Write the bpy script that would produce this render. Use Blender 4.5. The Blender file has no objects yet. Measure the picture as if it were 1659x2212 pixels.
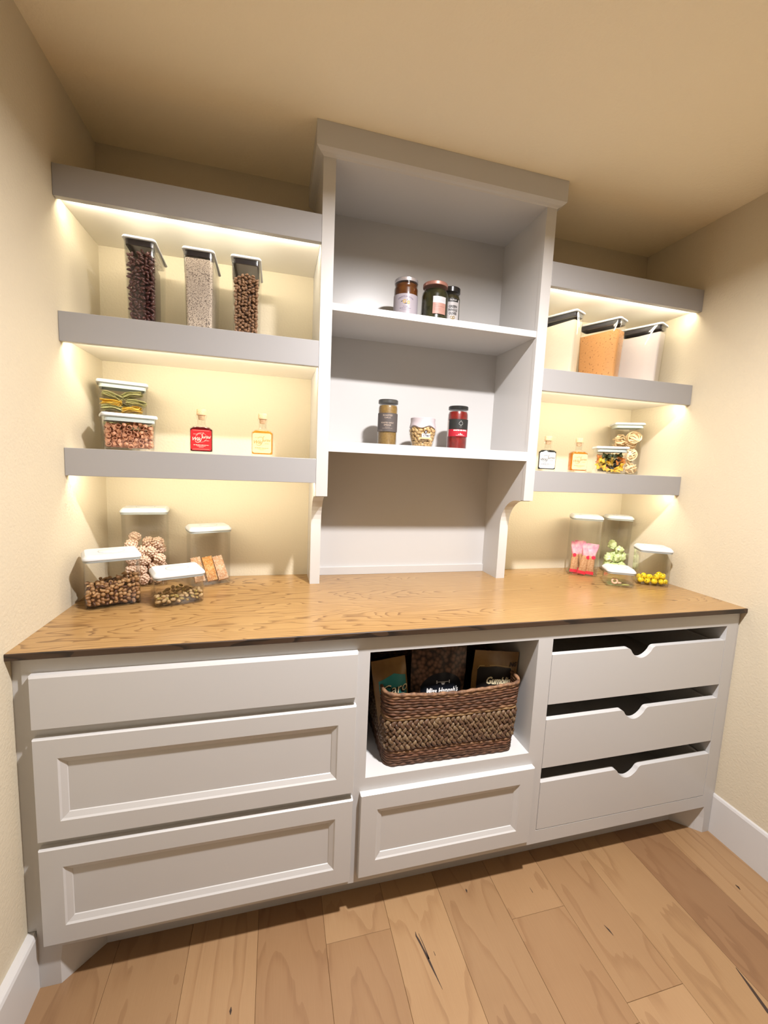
import bpy, bmesh, math, random
from mathutils import Vector, Matrix, noise
D = bpy.data
SC = bpy.context.scene
COL = SC.collection
R = math.radians

# ------------------------------------------------------------------ camera
YAW, PITCH, ROLL = 0.257049042, -0.114878041, 0.0432437035
CAMPOS = Vector((-0.40142966, -1.71814827, 1.39098032))
FPX = 896.067
_f = Vector((math.sin(YAW)*math.cos(PITCH), math.cos(YAW)*math.cos(PITCH), math.sin(PITCH)))
_r0 = Vector((math.cos(YAW), -math.sin(YAW), 0))
_u0 = _r0.cross(_f)
_r = math.cos(ROLL)*_r0 + math.sin(ROLL)*_u0
_u = -math.sin(ROLL)*_r0 + math.cos(ROLL)*_u0
cam = D.cameras.new('camera')
cam.sensor_fit = 'HORIZONTAL'
cam.sensor_width = 36.0
cam.lens = 36.0*FPX/1659.0
cam.clip_start = 0.01
camo = D.objects.new('camera', cam)
COL.objects.link(camo)
camo.matrix_world = Matrix(((_r.x, _u.x, -_f.x, CAMPOS.x), (_r.y, _u.y, -_f.y, CAMPOS.y), (_r.z, _u.z, -_f.z, CAMPOS.z), (0, 0, 0, 1)))
SC.camera = camo

# ------------------------------------------------------------------ world, exposure, lights
W = D.worlds.new('world')
SC.world = W
W.use_nodes = True
W.node_tree.nodes['Background'].inputs[0].default_value = (1.0, 0.9, 0.75, 1)
W.node_tree.nodes['Background'].inputs[1].default_value = 0.02
SC.view_settings.view_transform = 'Standard'
SC.view_settings.look = 'None'
SC.view_settings.exposure = 0.0
SC.view_settings.gamma = 1.0
SC.view_settings.use_curve_mapping = False
SC.cycles.transparent_max_bounces = 40
SC.cycles.max_bounces = 14
SC.cycles.diffuse_bounces = 8
SC.cycles.sample_clamp_indirect = 6.0
LED_STRENGTH = 100.0
LED_COLOUR = (1.0, 0.90, 0.70)
DOWN_POWER = 70.0
DOWN_SPREAD = 161.0
DOWN_COLOUR = (1.0, 0.96, 0.955)
LIGHT_POS = (0.17, -1.22, 2.405)

# ------------------------------------------------------------------ measured layout (metres; back wall y=0, floor z=0)
XL, XR = -1.0007, 1.286
ZC, ZC2, YC = 0.92, 0.9034, -0.6283
YB, YD = -0.6094, -0.6284
YT = -0.3037
ZCE = 2.4147
TL, TR, TIL, TIR = -0.2714, 0.567, -0.2321, 0.5265
BXL, BXR = -0.9784, 1.2758
RY = -2.5

# ------------------------------------------------------------------ material helpers
def newmat(name):
    m = D.materials.new(name)
    m.use_nodes = True
    nt = m.node_tree
    return m, nt, nt.nodes['Principled BSDF']
def nd(nt, t, **kw):
    n = nt.nodes.new(t)
    for k, v in kw.items():
        if k.startswith('i_'):
            n.inputs[k[2:].replace('_', ' ')].default_value = v
        else:
            setattr(n, k, v)
    return n
def mat(name, col, rough=0.5, metal=0.0, bump=None, var=None, spec=None, sss=None):
    m, nt, p = newmat(name)
    p.inputs['Base Color'].default_value = (*col, 1)
    p.inputs['Roughness'].default_value = rough
    p.inputs['Metallic'].default_value = metal
    if spec is not None: p.inputs['Specular IOR Level'].default_value = spec
    tc = nd(nt, 'ShaderNodeTexCoord')
    if bump:
        sc, st, dist = bump
        n = nd(nt, 'ShaderNodeTexNoise', i_Scale=sc, i_Detail=3.0)
        nt.links.new(tc.outputs['Object'], n.inputs['Vector'])
        b = nd(nt, 'ShaderNodeBump', i_Strength=st, i_Distance=dist)
        nt.links.new(n.outputs['Fac'], b.inputs['Height'])
        nt.links.new(b.outputs[0], p.inputs['Normal'])
    if var:
        sc, c2 = var
        n = nd(nt, 'ShaderNodeTexNoise', i_Scale=sc, i_Detail=4.0)
        nt.links.new(tc.outputs['Object'], n.inputs['Vector'])
        r = nd(nt, 'ShaderNodeValToRGB')
        r.color_ramp.elements[0].position = 0.36
        r.color_ramp.elements[1].position = 0.64
        r.color_ramp.elements[0].color = (*col, 1)
        r.color_ramp.elements[1].color = (*c2, 1)
        nt.links.new(n.outputs['Fac'], r.inputs[0])
        nt.links.new(r.outputs[0], p.inputs['Base Color'])
    return m
def clearmat(name, tint=(0.99, 0.992, 0.992), edge=(0.90, 0.90, 0.89), gloss=0.9, rough=0.04):
    """clear plastic / glass: see-through with a Fresnel sheen, denser where seen edge-on"""
    m = D.materials.new(name)
    m.use_nodes = True
    nt = m.node_tree
    nt.nodes.clear()
    out = nd(nt, 'ShaderNodeOutputMaterial')
    lw = nd(nt, 'ShaderNodeLayerWeight', i_Blend=0.5)
    def pw(e, k, c):
        n = nd(nt, 'ShaderNodeMath', operation='POWER')
        nt.links.new(lw.outputs['Facing'], n.inputs[0]); n.inputs[1].default_value = e
        q = nd(nt, 'ShaderNodeMath', operation='MULTIPLY_ADD')
        nt.links.new(n.outputs[0], q.inputs[0]); q.inputs[1].default_value = k; q.inputs[2].default_value = c
        return q
    mixc = nd(nt, 'ShaderNodeMix', data_type='RGBA')
    mixc.inputs[6].default_value = (*tint, 1)
    mixc.inputs[7].default_value = (*edge, 1)
    nt.links.new(pw(6.0, 1.0, 0.0).outputs[0], mixc.inputs[0])
    t = nd(nt, 'ShaderNodeBsdfTransparent')
    nt.links.new(mixc.outputs[2], t.inputs[0])
    g = nd(nt, 'ShaderNodeBsdfGlossy', i_Roughness=rough)
    g.inputs[0].default_value = (gloss, gloss, gloss, 1)
    fr = pw(4.0, 0.75, 0.025)
    mx = nd(nt, 'ShaderNodeMixShader')
    nt.links.new(fr.outputs[0], mx.inputs[0])
    nt.links.new(t.outputs[0], mx.inputs[1])
    nt.links.new(g.outputs[0], mx.inputs[2])
    nt.links.new(mx.outputs[0], out.inputs[0])
    return m
def liquidmat(name, col, diff=0.25):
    m = D.materials.new(name)
    m.use_nodes = True
    nt = m.node_tree
    nt.nodes.clear()
    out = nd(nt, 'ShaderNodeOutputMaterial')
    t = nd(nt, 'ShaderNodeBsdfTransparent')
    t.inputs[0].default_value = (*col, 1)
    d_ = nd(nt, 'ShaderNodeBsdfPrincipled', i_Roughness=0.08)
    d_.inputs['Base Color'].default_value = (*[c*0.7 for c in col], 1)
    mx = nd(nt, 'ShaderNodeMixShader')
    mx.inputs[0].default_value = diff
    nt.links.new(t.outputs[0], mx.inputs[1])
    nt.links.new(d_.outputs[0], mx.inputs[2])
    nt.links.new(mx.outputs[0], out.inputs[0])
    return m
def emat(name, col, s):
    m, nt, p = newmat(name)
    p.inputs['Base Color'].default_value = (0.8, 0.8, 0.8, 1)
    p.inputs['Emission Color'].default_value = (*col, 1)
    p.inputs['Emission Strength'].default_value = s
    return m

def woodmat(name, ax, dark, mid, light, rough, freq, objcolor=False, grain=1.0, spec=0.5):
    """plain-sawn oak: growth rings round a long axis slightly tilted to the board, plus pore streaks. ax = long axis"""
    m, nt, p = newmat(name)
    L = nt.links
    tc = nd(nt, 'ShaderNodeTexCoord')
    sep = nd(nt, 'ShaderNodeSeparateXYZ')
    src = tc.outputs['Object']
    if objcolor:
        oi = nd(nt, 'ShaderNodeObjectInfo')
        mu = nd(nt, 'ShaderNodeVectorMath', operation='MULTIPLY_ADD')
        L.new(oi.outputs['Random'], mu.inputs[0])
        mu.inputs[1].default_value = (7.0, 9.0, 0.08)
        L.new(tc.outputs['Object'], mu.inputs[2])
        src = mu.outputs[0]
    L.new(src, sep.inputs[0])
    ix, iy = (0, 1) if ax == 'X' else (1, 0)
    def mth(op, a, b=None, c=None):
        n = nd(nt, 'ShaderNodeMath', operation=op)
        for k, v in enumerate((a, b, c)):
            if v is None: continue
            if isinstance(v, (int, float)): n.inputs[k].default_value = v
            else: L.new(v, n.inputs[k])
        return n.outputs[0]
    lon, lat = sep.outputs[ix], sep.outputs[iy]
    mp = nd(nt, 'ShaderNodeMapping')
    mp.inputs['Scale'].default_value = (1.6, 7, 7) if ax == 'X' else (7, 1.6, 7)
    L.new(src, mp.inputs[0])
    n1 = nd(nt, 'ShaderNodeTexNoise', i_Scale=1.0, i_Detail=3.0, i_Roughness=0.55)
    L.new(mp.outputs[0], n1.inputs['Vector'])
    wob = mth('MULTIPLY_ADD', n1.outputs['Fac'], 0.16, -0.08)
    # board strips 0.24 m wide, each with its own heart position
    strip = mth('FLOOR', mth('DIVIDE', mth('ADD', lat, 0.02), 0.21))
    wn = nd(nt, 'ShaderNodeTexWhiteNoise', noise_dimensions='1D')
    L.new(strip, wn.inputs['W'])
    latc = mth('SUBTRACT', mth('ADD', lat, 0.02), mth('MULTIPLY_ADD', strip, 0.21, 0.105))
    lat2 = mth('ADD', latc, mth('MULTIPLY_ADD', wn.outputs['Value'], 0.08, -0.04))
    tilt = mth('MULTIPLY_ADD', mth('ADD', lon, mth('MULTIPLY', wn.outputs['Value'], 1.7)), 0.10, -0.06)
    r2 = mth('ADD', mth('POWER', mth('ABSOLUTE', mth('ADD', lat2, mth('MULTIPLY', wob, 0.35))), 2.0), mth('POWER', mth('ABSOLUTE', mth('ADD', tilt, wob)), 2.0))
    rad = mth('SQRT', r2)
    ph = mth('FRACT', mth('MULTIPLY', rad, freq))
    ring = nd(nt, 'ShaderNodeValToRGB')
    e = ring.color_ramp.elements
    e[0].position = 0.0; e[0].color = (1, 1, 1, 1)
    e[1].position = 1.0; e[1].color = (0.15, 0.15, 0.15, 1)
    e2 = ring.color_ramp.elements.new(0.72); e2.color = (0.82, 0.82, 0.82, 1)
    e3 = ring.color_ramp.elements.new(0.92); e3.color = (0, 0, 0, 1)
    L.new(ph, ring.inputs[0])
    mp2 = nd(nt, 'ShaderNodeMapping')
    mp2.inputs['Scale'].default_value = (14, 330, 330) if ax == 'X' else (330, 14, 330)
    L.new(src, mp2.inputs[0])
    n2 = nd(nt, 'ShaderNodeTexNoise', i_Scale=1.0, i_Detail=2.0)
    L.new(mp2.outputs[0], n2.inputs['Vector'])
    n3 = nd(nt, 'ShaderNodeTexNoise', i_Scale=2.3, i_Detail=2.0)
    L.new(src, n3.inputs['Vector'])
    pores = mth('MULTIPLY_ADD', n2.outputs['Fac'], 0.55*grain, 0.5-0.275*grain)
    fac = mth('ADD', mth('MULTIPLY', mth('SUBTRACT', ring.outputs[0], 0.6), 0.62*grain), pores)
    fac = mth('ADD', fac, mth('MULTIPLY_ADD', n3.outputs['Fac'], 0.5, -0.2))
    cr = nd(nt, 'ShaderNodeValToRGB')
    cr.color_ramp.elements[0].position = 0.12
    cr.color_ramp.elements[0].color = (*dark, 1)
    cr.color_ramp.elements[1].position = 0.95
    cr.color_ramp.elements[1].color = (*light, 1)
    cm_ = cr.color_ramp.elements.new(0.5)
    cm_.color = (*mid, 1)
    L.new(fac, cr.inputs[0])
    outc = cr.outputs[0]
    if objcolor:
        mm = nd(nt, 'ShaderNodeMix', data_type='RGBA', blend_type='MULTIPLY')
        mm.inputs[0].default_value = 1.0
        L.new(outc, mm.inputs[6])
        L.new(oi.outputs['Color'], mm.inputs[7])
        outc = mm.outputs[2]
    L.new(outc, p.inputs['Base Color'])
    p.inputs['Roughness'].default_value = rough
    p.inputs['Specular IOR Level'].default_value = spec
    b = nd(nt, 'ShaderNodeBump', i_Strength=0.12, i_Distance=0.001)
    L.new(fac, b.inputs['Height'])
    L.new(b.outputs[0], p.inputs['Normal'])
    return m

M = {}
M['wall'] = mat('cream_wall_paint', (0.57, 0.505, 0.38), 0.75, bump=(130, 0.40, 0.003))
M['ceil'] = mat('cream_ceiling_paint', (0.82, 0.73, 0.55), 0.8, bump=(110, 0.4, 0.003))
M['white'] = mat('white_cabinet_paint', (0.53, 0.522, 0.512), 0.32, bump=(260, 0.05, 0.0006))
M['shelf'] = mat('dimmed_shelf_paint', (0.345, 0.34, 0.342), 0.35, bump=(260, 0.05, 0.0006))  # fascia: cabinet white dimmed in the colour, as beside the bright strips
M['trim'] = mat('white_trim_paint', (0.56, 0.55, 0.54), 0.3)
M['dark'] = mat('cabinet_interior_unpainted', (0.10, 0.075, 0.055), 0.7)
M['panel'] = mat('brightened_shelf_board_paint', (0.80, 0.77, 0.70), 0.4)  # cabinet white lightened in the colour so shelf undersides look more strongly lit
M['oak'] = woodmat('stained_oak_top', 'X', (0.115, 0.056, 0.020), (0.285, 0.162, 0.061), (0.36, 0.226, 0.092), 0.24, 92.0, grain=0.72)
M['edge'] = woodmat('dark_oak_edge', 'X', (0.012, 0.007, 0.004), (0.035, 0.019, 0.010), (0.065, 0.035, 0.018), 0.55, 60.0)
M['floor'] = woodmat('floor_oak', 'Y', (0.190, 0.104, 0.050), (0.270, 0.160, 0.079), (0.325, 0.207, 0.108), 0.42, 26.0, True, 0.45)
M['floorgap'] = mat('plank_joint_dark', (0.20, 0.11, 0.055), 0.8)
M['knot'] = mat('wood_knot_dark', (0.03, 0.014, 0.007), 0.7)
M['led'] = emat('warm_led_diffuser', LED_COLOUR, LED_STRENGTH)
M['lens'] = emat('downlight_lens', DOWN_COLOUR, 4.0)
M['clear'] = clearmat('clear_plastic')
M['glass'] = clearmat('clear_glass', (0.97, 0.975, 0.97), (0.62, 0.62, 0.58))
M['lid'] = mat('white_lid_plastic', (0.58, 0.60, 0.62), 0.35)
M['gasket'] = mat('grey_silicone_seal', (0.33, 0.36, 0.36), 0.55)
M['blueseal'] = mat('pale_blue_green_seal', (0.58, 0.66, 0.65), 0.5)
M['darkseal'] = mat('charcoal_seal', (0.018, 0.016, 0.022), 0.4)
M['groove'] = mat('groove_shade_grey', (0.16, 0.17, 0.18), 0.5)  # grey ring painting the shade in the groove round the lid button
M['cork'] = mat('cork_stopper', (0.70, 0.47, 0.29), 0.8, var=(260, (0.58, 0.36, 0.20)))

# ------------------------------------------------------------------ mesh helpers
def mesh_of(name, bm, m, smooth=False, angle=None):
    me = D.meshes.new(name)
    bmesh.ops.recalc_face_normals(bm, faces=bm.faces[:])
    if smooth:
        for f in bm.faces: f.smooth = True
        if angle is not None:
            for e in bm.edges:
                if len(e.link_faces) == 2 and e.calc_face_angle(0) > R(angle): e.smooth = False
    bm.to_mesh(me)
    bm.free()
    for k in (m if isinstance(m, (list, tuple)) else [m]): me.materials.append(k)
    return me
def link(name, me, parent=None, loc=(0, 0, 0), rot=(0, 0, 0)):
    o = D.objects.new(name, me)
    COL.objects.link(o)
    o.location = loc
    o.rotation_euler = rot
    if parent: o.parent = parent
    return o
def obj(name, bm, m, parent=None, smooth=False, angle=None, loc=(0, 0, 0), rot=(0, 0, 0)):
    return link(name, mesh_of(name, bm, m, smooth, angle), parent, loc, rot)
def tag(o, label=None, cat=None, group=None, kind=None):
    if label: o['label'] = label
    if cat: o['category'] = cat
    if group: o['group'] = group
    if kind: o['kind'] = kind
    return o
def thing(name, label, cat, loc=(0, 0, 0), rz=0.0, group=None):
    o = D.objects.new(name, None)
    o.empty_display_size = 0.05
    COL.objects.link(o)
    o.location = loc
    o.rotation_euler = (0, 0, rz)
    return tag(o, label, cat, group)
def BM(): return bmesh.new()
def box(bm, x0, x1, y0, y1, z0, z1, mi=0):
    vs = [bm.verts.new((x, y, z)) for z in (z0, z1) for y in (y0, y1) for x in (x0, x1)]
    for f in ((0, 2, 3, 1), (4, 5, 7, 6), (0, 1, 5, 4), (1, 3, 7, 5), (3, 2, 6, 7), (2, 0, 4, 6)):
        fc = bm.faces.new([vs[i] for i in f])
        fc.material_index = mi
    return vs
def bbox(x0, x1, y0, y1, z0, z1, bev=0.0015, seg=2):
    bm = BM()
    box(bm, x0, x1, y0, y1, z0, z1)
    bmesh.ops.bevel(bm, geom=bm.edges[:], offset=bev, segments=seg, profile=0.5, affect='EDGES')
    return bm
def rrect(w, d, r, n=5):
    pts = []
    r = min(r, w/2-1e-4, d/2-1e-4)
    for sx, sy, a0 in ((1, 1, 0), (-1, 1, 90), (-1, -1, 180), (1, -1, 270)):
        for k in range(n+1):
            a = R(a0+90*k/n)
            pts.append((sx*(w/2-r)+r*math.cos(a), sy*(d/2-r)+r*math.sin(a)))
    return pts
def loft(bm, rings, cap0=True, cap1=True, mi=0, closed=False):
    """rings: list of point lists (x,y,z) of equal length"""
    vv = [[bm.verts.new(p) for p in ring] for ring in rings]
    n = len(vv[0])
    pairs = list(zip(vv, vv[1:])) + ([(vv[-1], vv[0])] if closed else [])
    for a, b in pairs:
        for i in range(n):
            f = bm.faces.new((a[i], a[(i+1) % n], b[(i+1) % n], b[i]))
            f.material_index = mi
    if not closed:
        if cap0: bm.faces.new(vv[0][::-1]).material_index = mi
        if cap1: bm.faces.new(vv[-1]).material_index = mi
    return vv
def lathe(bm, prof, n=28, cap0=True, cap1=True, mi=0, cx=0, cy=0):
    return loft(bm, [[(cx+r*math.cos(2*math.pi*k/n), cy+r*math.sin(2*math.pi*k/n), z) for k in range(n)] for r, z in prof], cap0, cap1, mi)
def prism(bm, pts, axis, a, b):
    """extrude 2D polygon along an axis ('x': pts are (y,z); 'y': pts are (x,z); 'z': pts are (x,y))"""
    mk = {'x': lambda p, t: (t, p[0], p[1]), 'y': lambda p, t: (p[0], t, p[1]), 'z': lambda p, t: (p[0], p[1], t)}[axis]
    vv = loft(bm, [[mk(p, a) for p in pts], [mk(p, b) for p in pts]])
    if len(pts) > 8:
        bm.normal_update()
        bmesh.ops.triangulate(bm, faces=[f for f in bm.faces if len(f.verts) > 4])
def tube(bm, pts, rad, n=6, closed=False, flat=1.0):
    """sweep a small ring along a polyline"""
    N = len(pts)
    rings = []
    for i, p in enumerate(pts):
        p = Vector(p)
        a = Vector(pts[(i-1) % N] if closed or i > 0 else pts[0])
        b = Vector(pts[(i+1) % N] if closed or i < N-1 else pts[-1])
        t = (b-a).normalized()
        up = Vector((0, 0, 1)) if abs(t.z) < 0.95 else Vector((0, 1, 0))
        s = t.cross(up).normalized()
        u = s.cross(t)
        r = rad[i] if isinstance(rad, (list, tuple)) else rad
        rings.append([tuple(p + s*(r*flat*math.cos(2*math.pi*k/n)) + u*(r*math.sin(2*math.pi*k/n))) for k in range(n)])
    loft(bm, rings, closed=closed)
def ico(bm, r, sub=1, sc=(1, 1, 1), loc=(0, 0, 0), rot=None, jit=0.0, rng=random):
    mt = Matrix.Translation(loc)
    if rot is not None: mt = mt @ rot
    mt = mt @ Matrix.Diagonal((*sc, 1))
    res = bmesh.ops.create_icosphere(bm, subdivisions=sub, radius=r, matrix=mt)
    if jit:
        for v in res['verts']: v.co += Vector((rng.uniform(-1, 1), rng.uniform(-1, 1), rng.uniform(-1, 1)))*jit
    return res['verts']
def eul(rng): return (rng.uniform(0, 6.28), rng.uniform(0, 6.28), rng.uniform(0, 6.28))

def text_mesh(body, size, shear=0.0, bold=0.0, align='CENTER', sx=1.0):
    c = D.curves.new('lettering', 'FONT')
    c.body = body
    c.size = size
    c.shear = shear
    c.offset = bold
    c.resolution_u = 2
    c.align_x = align
    c.align_y = 'CENTER'
    o = D.objects.new('lettering', c)
    me = D.meshes.new_from_object(o)
    D.objects.remove(o)
    D.curves.remove(c)
    vs = [(v.co.x*sx, v.co.y) for v in me.vertices]
    fs = [tuple(p.vertices) for p in me.polygons]
    D.meshes.remove(me)
    return vs, fs
def poly_bar(x, y, w, h): return [(x-w/2, y-h/2), (x+w/2, y-h/2), (x+w/2, y+h/2), (x-w/2, y+h/2)], [(0, 1, 2, 3)]
def stroke(pts, w):
    """flat ribbon of width w along 2D points (w may be a list)"""
    vs, fs = [], []
    n = len(pts)
    for i, p in enumerate(pts):
        a = pts[max(i-1, 0)]; b = pts[min(i+1, n-1)]
        dx, dy = b[0]-a[0], b[1]-a[1]
        l = math.hypot(dx, dy) or 1
        ww = (w[i] if isinstance(w, list) else w)/2
        vs += [(p[0]-dy/l*ww, p[1]+dx/l*ww), (p[0]+dy/l*ww, p[1]-dx/l*ww)]
        if i: fs.append((2*i-2, 2*i-1, 2*i+1, 2*i))
    return vs, fs
def bars_line(rng, x, y, w, h, gap=0.25):
    """a line of print too small to read: broken dashes"""
    out = []
    t = x-w/2
    while t < x+w/2:
        l = rng.uniform(1.2, 3.4)*h
        l = min(l, x+w/2-t)
        out.append(poly_bar(t+l/2, y, l, h*rng.uniform(0.7, 1.0)))
        t += l + h*(0.5+gap)
    return out
def prints(bm, items, mapf, mi=0):
    """items: list of (verts2d, faces); mapf maps (x,y) -> 3D"""
    for vs, fs in items:
        bv = [bm.verts.new(mapf(x, y)) for x, y in vs]
        for f in fs:
            try: bm.faces.new([bv[i] for i in f]).material_index = mi
            except ValueError: pass
def flatmap(y0, zc, xc=0.0): return lambda x, y: (xc+x, y0, zc+y)
def cylmap(r, zc, a0=0.0):
    return lambda x, y: (r*math.sin(a0+x/r), -r*math.cos(a0+x/r), zc+y)
def offs(item, dx, dy): return [(x+dx, y+dy) for x, y in item[0]], item[1]

# ------------------------------------------------------------------ room shell
def struct(name, bm, m, **kw): return tag(obj(name, bm, m, **kw), kind='structure')
bm = BM(); box(bm, XL-0.1, XR+0.1, 0.0, 0.1, -0.05, ZCE+0.1); struct('wall_back', bm, M['wall'])
bm = BM(); box(bm, XL-0.1, XL, RY, 0.0, -0.05, ZCE+0.1); struct('wall_left', bm, M['wall'])
bm = BM(); box(bm, XR, XR+0.1, RY, 0.0, -0.05, ZCE+0.1); struct('wall_right', bm, M['wall'])
bm = BM(); box(bm, XL-0.1, XR+0.1, RY-0.1, 0.1, ZCE, ZCE+0.1); struct('ceiling', bm, M['ceil'])
def baseboard(name, x0, x1):
    bm = BM()
    s = 1 if x0 < 0 else -1
    w, f = (x0, x1) if s > 0 else (x1, x0)
    prism(bm, [(w, 0), (f, 0), (f, 0.150), (f-s*0.003, 0.158), (f-s*0.006, 0.1614), (w, 0.1614)], 'y', RY, YB+0.030)
    struct(name, bm, M['trim'])
baseboard('baseboard_left', XL, -0.9785)
baseboard('baseboard_right', 1.2772, XR)
# floor: sub-floor with loose planks as parts
bm = BM(); box(bm, XL-0.1, XR+0.1, RY-0.1, 0.1, -0.08, -0.016)
floor = struct('floor', bm, M['floorgap'])
rng = random.Random(4)
seams = [-1.1, -0.818, -0.624, -0.436, -0.244, -0.05, 0.135, 0.327, 0.517, 0.705, 0.897, 1.085, 1.29]
lt, md, dk, rd = (1.06, 1.05, 1.02), (0.95, 0.93, 0.90), (0.80, 0.77, 0.75), (0.74, 0.66, 0.62)
colplan = {0: [(0.86, 0.82, 0.78)], 1: [(0.90, 0.87, 0.83)], 2: [lt, md], 3: [(0.86, 0.80, 0.75), rd], 4: [lt, (0.90, 0.85, 0.80), md], 5: [(1.08, 1.07, 1.02)],
           6: [(0.91, 0.88, 0.84), md], 7: [(1.0, 0.98, 0.94), (0.89, 0.84, 0.79), lt], 8: [md, (0.91, 0.87, 0.82), lt], 9: [(0.98, 0.96, 0.9), lt], 10: [(0.74, 0.66, 0.62), md], 11: [(1.02, 1.0, 0.95)]}
joints = {2: [-1.35], 3: [-1.10], 4: [-0.672, -1.4], 6: [-1.25], 7: [-0.730, -1.02], 8: [-0.40, -0.98], 9: [-1.2], 10: [-1.5]}
planks = {}
for i in range(len(seams)-1):
    ys = [0.1] + joints.get(i, [rng.uniform(-1.6, -1.2)]) + [RY-0.1]
    for k in range(len(ys)-1):
        g = 0.0003
        x0, x1, y1, y0 = seams[i]+g, seams[i+1]-g, ys[k]-g, ys[k+1]+g
        bm = BM()
        w, l = (x1-x0)/2, (y1-y0)/2
        c = 0.0007
        loft(bm, [[(-w, -l, -0.016), (w, -l, -0.016), (w, l, -0.016), (-w, l, -0.016)], [(-w, -l, -c), (w, -l, -c), (w, l, -c), (-w, l, -c)],
                  [(-w+c, -l+c, 0), (w-c, -l+c, 0), (w-c, l-c, 0), (-w+c, l-c, 0)]])
        cc = colplan[i][k % len(colplan[i])]
        o = obj('plank', bm, M['floor'], floor, loc=((x0+x1)/2, (y0+y1)/2, rng.uniform(-0.0002, 0.0)))
        o.color = (*cc, 1)
        planks[(i, k)] = o
def plank_at(x, y):
    for (i, k), o in planks.items():
        d_ = o.data.vertices
        hx = max(v.co.x for v in d_); hy = max(v.co.y for v in d_)
        if abs(x-o.location.x) <= hx+0.001 and abs(y-o.location.y) <= hy+0.001: return o
def crack(pts, w):
    o = plank_at(*pts[0])
    vs, fs = stroke([(x-o.location.x, y-o.location.y) for x, y in pts], w)
    bm = BM()
    prints(bm, [(vs, fs)], lambda x, y: (x, y, 0.00035))
    obj('knot', bm, M['knot'], o)
crack([(0.0205, -0.697), (0.0195, -0.709), (0.0235, -0.722), (0.0285, -0.745), (0.033, -0.765), (0.0365, -0.785), (0.042, -0.815), (0.0475, -0.845)], [0.0008, 0.0042, 0.0055, 0.0045, 0.0062, 0.0055, 0.0028, 0.0007])
crack([(0.0285, -0.704), (0.0325, -0.730), (0.0355, -0.757), (0.0362, -0.772)], [0.0008, 0.0018, 0.0026, 0.0045])
crack([(0.056, -0.757), (0.0572, -0.768)], [0.0009, 0.0016])
crack([(-0.4955, -0.758), (-0.496, -0.766), (-0.4955, -0.774)], [0.001, 0.0062, 0.001])
crack([(1.152, -0.800), (1.153, -0.808), (1.150, -0.817)], [0.002, 0.0075, 0.002])
crack([(0.601, -0.807), (0.605, -0.822), (0.607, -0.838)], [0.001, 0.005, 0.001])
crack([(0.226, -0.612), (0.2262, -0.618), (0.225, -0.625)], [0.001, 0.006, 0.001])
crack([(0.893, -0.985), (0.884, -1.03), (0.872, -1.08), (0.868, -1.14)], [0.002, 0.008, 0.010, 0.003])
crack([(0.44, -0.655), (0.4405, -0.672)], [0.0008, 0.0018])

# recessed ceiling downlight (just out of frame, lights the room)
dl = thing('ceiling_light', 'round white recessed downlight in the cream ceiling before the shelves', 'light', LIGHT_POS)
bm = BM(); lathe(bm, [(0.052, 0.0085), (0.052, 0.0045), (0.062, -0.001), (0.085, 0.004), (0.088, 0.0095)], 40, False, False); obj('trim_ring', bm, M['trim'], dl, True)
bm = BM(); lathe(bm, [(0.0525, 0.0050), (0.0525, 0.0090)], 40); obj('lens', bm, M['lens'], dl)
la = D.lights.new('downlight', 'AREA'); la.shape = 'DISK'; la.size = 0.10; la.energy = DOWN_POWER; la.spread = R(DOWN_SPREAD); la.color = DOWN_COLOUR
lo = D.objects.new('lamp', la); COL.objects.link(lo); lo.parent = dl; lo.location = (0, 0, -0.002)

# ------------------------------------------------------------------ base cabinets
def shaker(x0, x1, z0, z1, st=0.0515, yf=YD, th=0.019):
    """drawer front with a recessed, bevelled field"""
    bm = BM()
    c = 0.003
    def ring(i, y): return [(x0+i, y, z0+i), (x1-i, y, z0+i), (x1-i, y, z1-i), (x0+i, y, z1-i)]
    loft(bm, [ring(0, yf+th), ring(0, yf+c), ring(c*0.6, yf), ring(st, yf), ring(st+0.004, yf+0.0035), ring(st+0.016, yf+0.0085), ring(st+0.0175, yf+0.0105)])
    return bm
def slab(x0, x1, z0, z1, yf=YD, th=0.019, top=0.006):
    bm = BM()
    loft(bm, [[(x0, yf+th, z0), (x1, yf+th, z0), (x1, yf+th, z1), (x0, yf+th, z1)], [(x0, yf+0.004, z0), (x1, yf+0.004, z0), (x1, yf+0.004, z1), (x0, yf+0.004, z1)],
              [(x0+0.002, yf, z0+0.002), (x1-0.002, yf, z0+0.002), (x1-0.002, yf, z1-top), (x0+0.002, yf, z1-top)]])
    return bm
def frame_boxes(bm, lst, y0=YB, y1=YB+0.019):
    for x0, x1, z0, z1 in lst: box(bm, x0, x1, y0, y1, z0, z1)
ZR = 0.1115
def leg(parent, xa, xb, s):
    """furniture foot: front face xa..xb, angled return towards the recessed kick board; s=+1 return runs to the right"""
    bm = BM()
    pts = [(xa, YB), (xb, YB), (xb+s*0.082, YB+0.080), (xb+s*0.070, YB+0.092), (xb-s*0.004, YB+0.020), (xa, YB+0.020)]
    if s < 0: pts = pts[::-1]
    # front panel flares towards the floor line: upper part slightly wider (curved bracket)
    loft(bm, [[(x, y, 0.0) for x, y in pts], [(x, y, ZR*0.55) for x, y in pts], [(x+(s*0.006 if abs(x-xb) < 0.02 else 0), y, ZR) for x, y in pts]])
    obj('leg', bm, M['white'], parent)
X1, X2 = -0.159, 0.451
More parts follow.
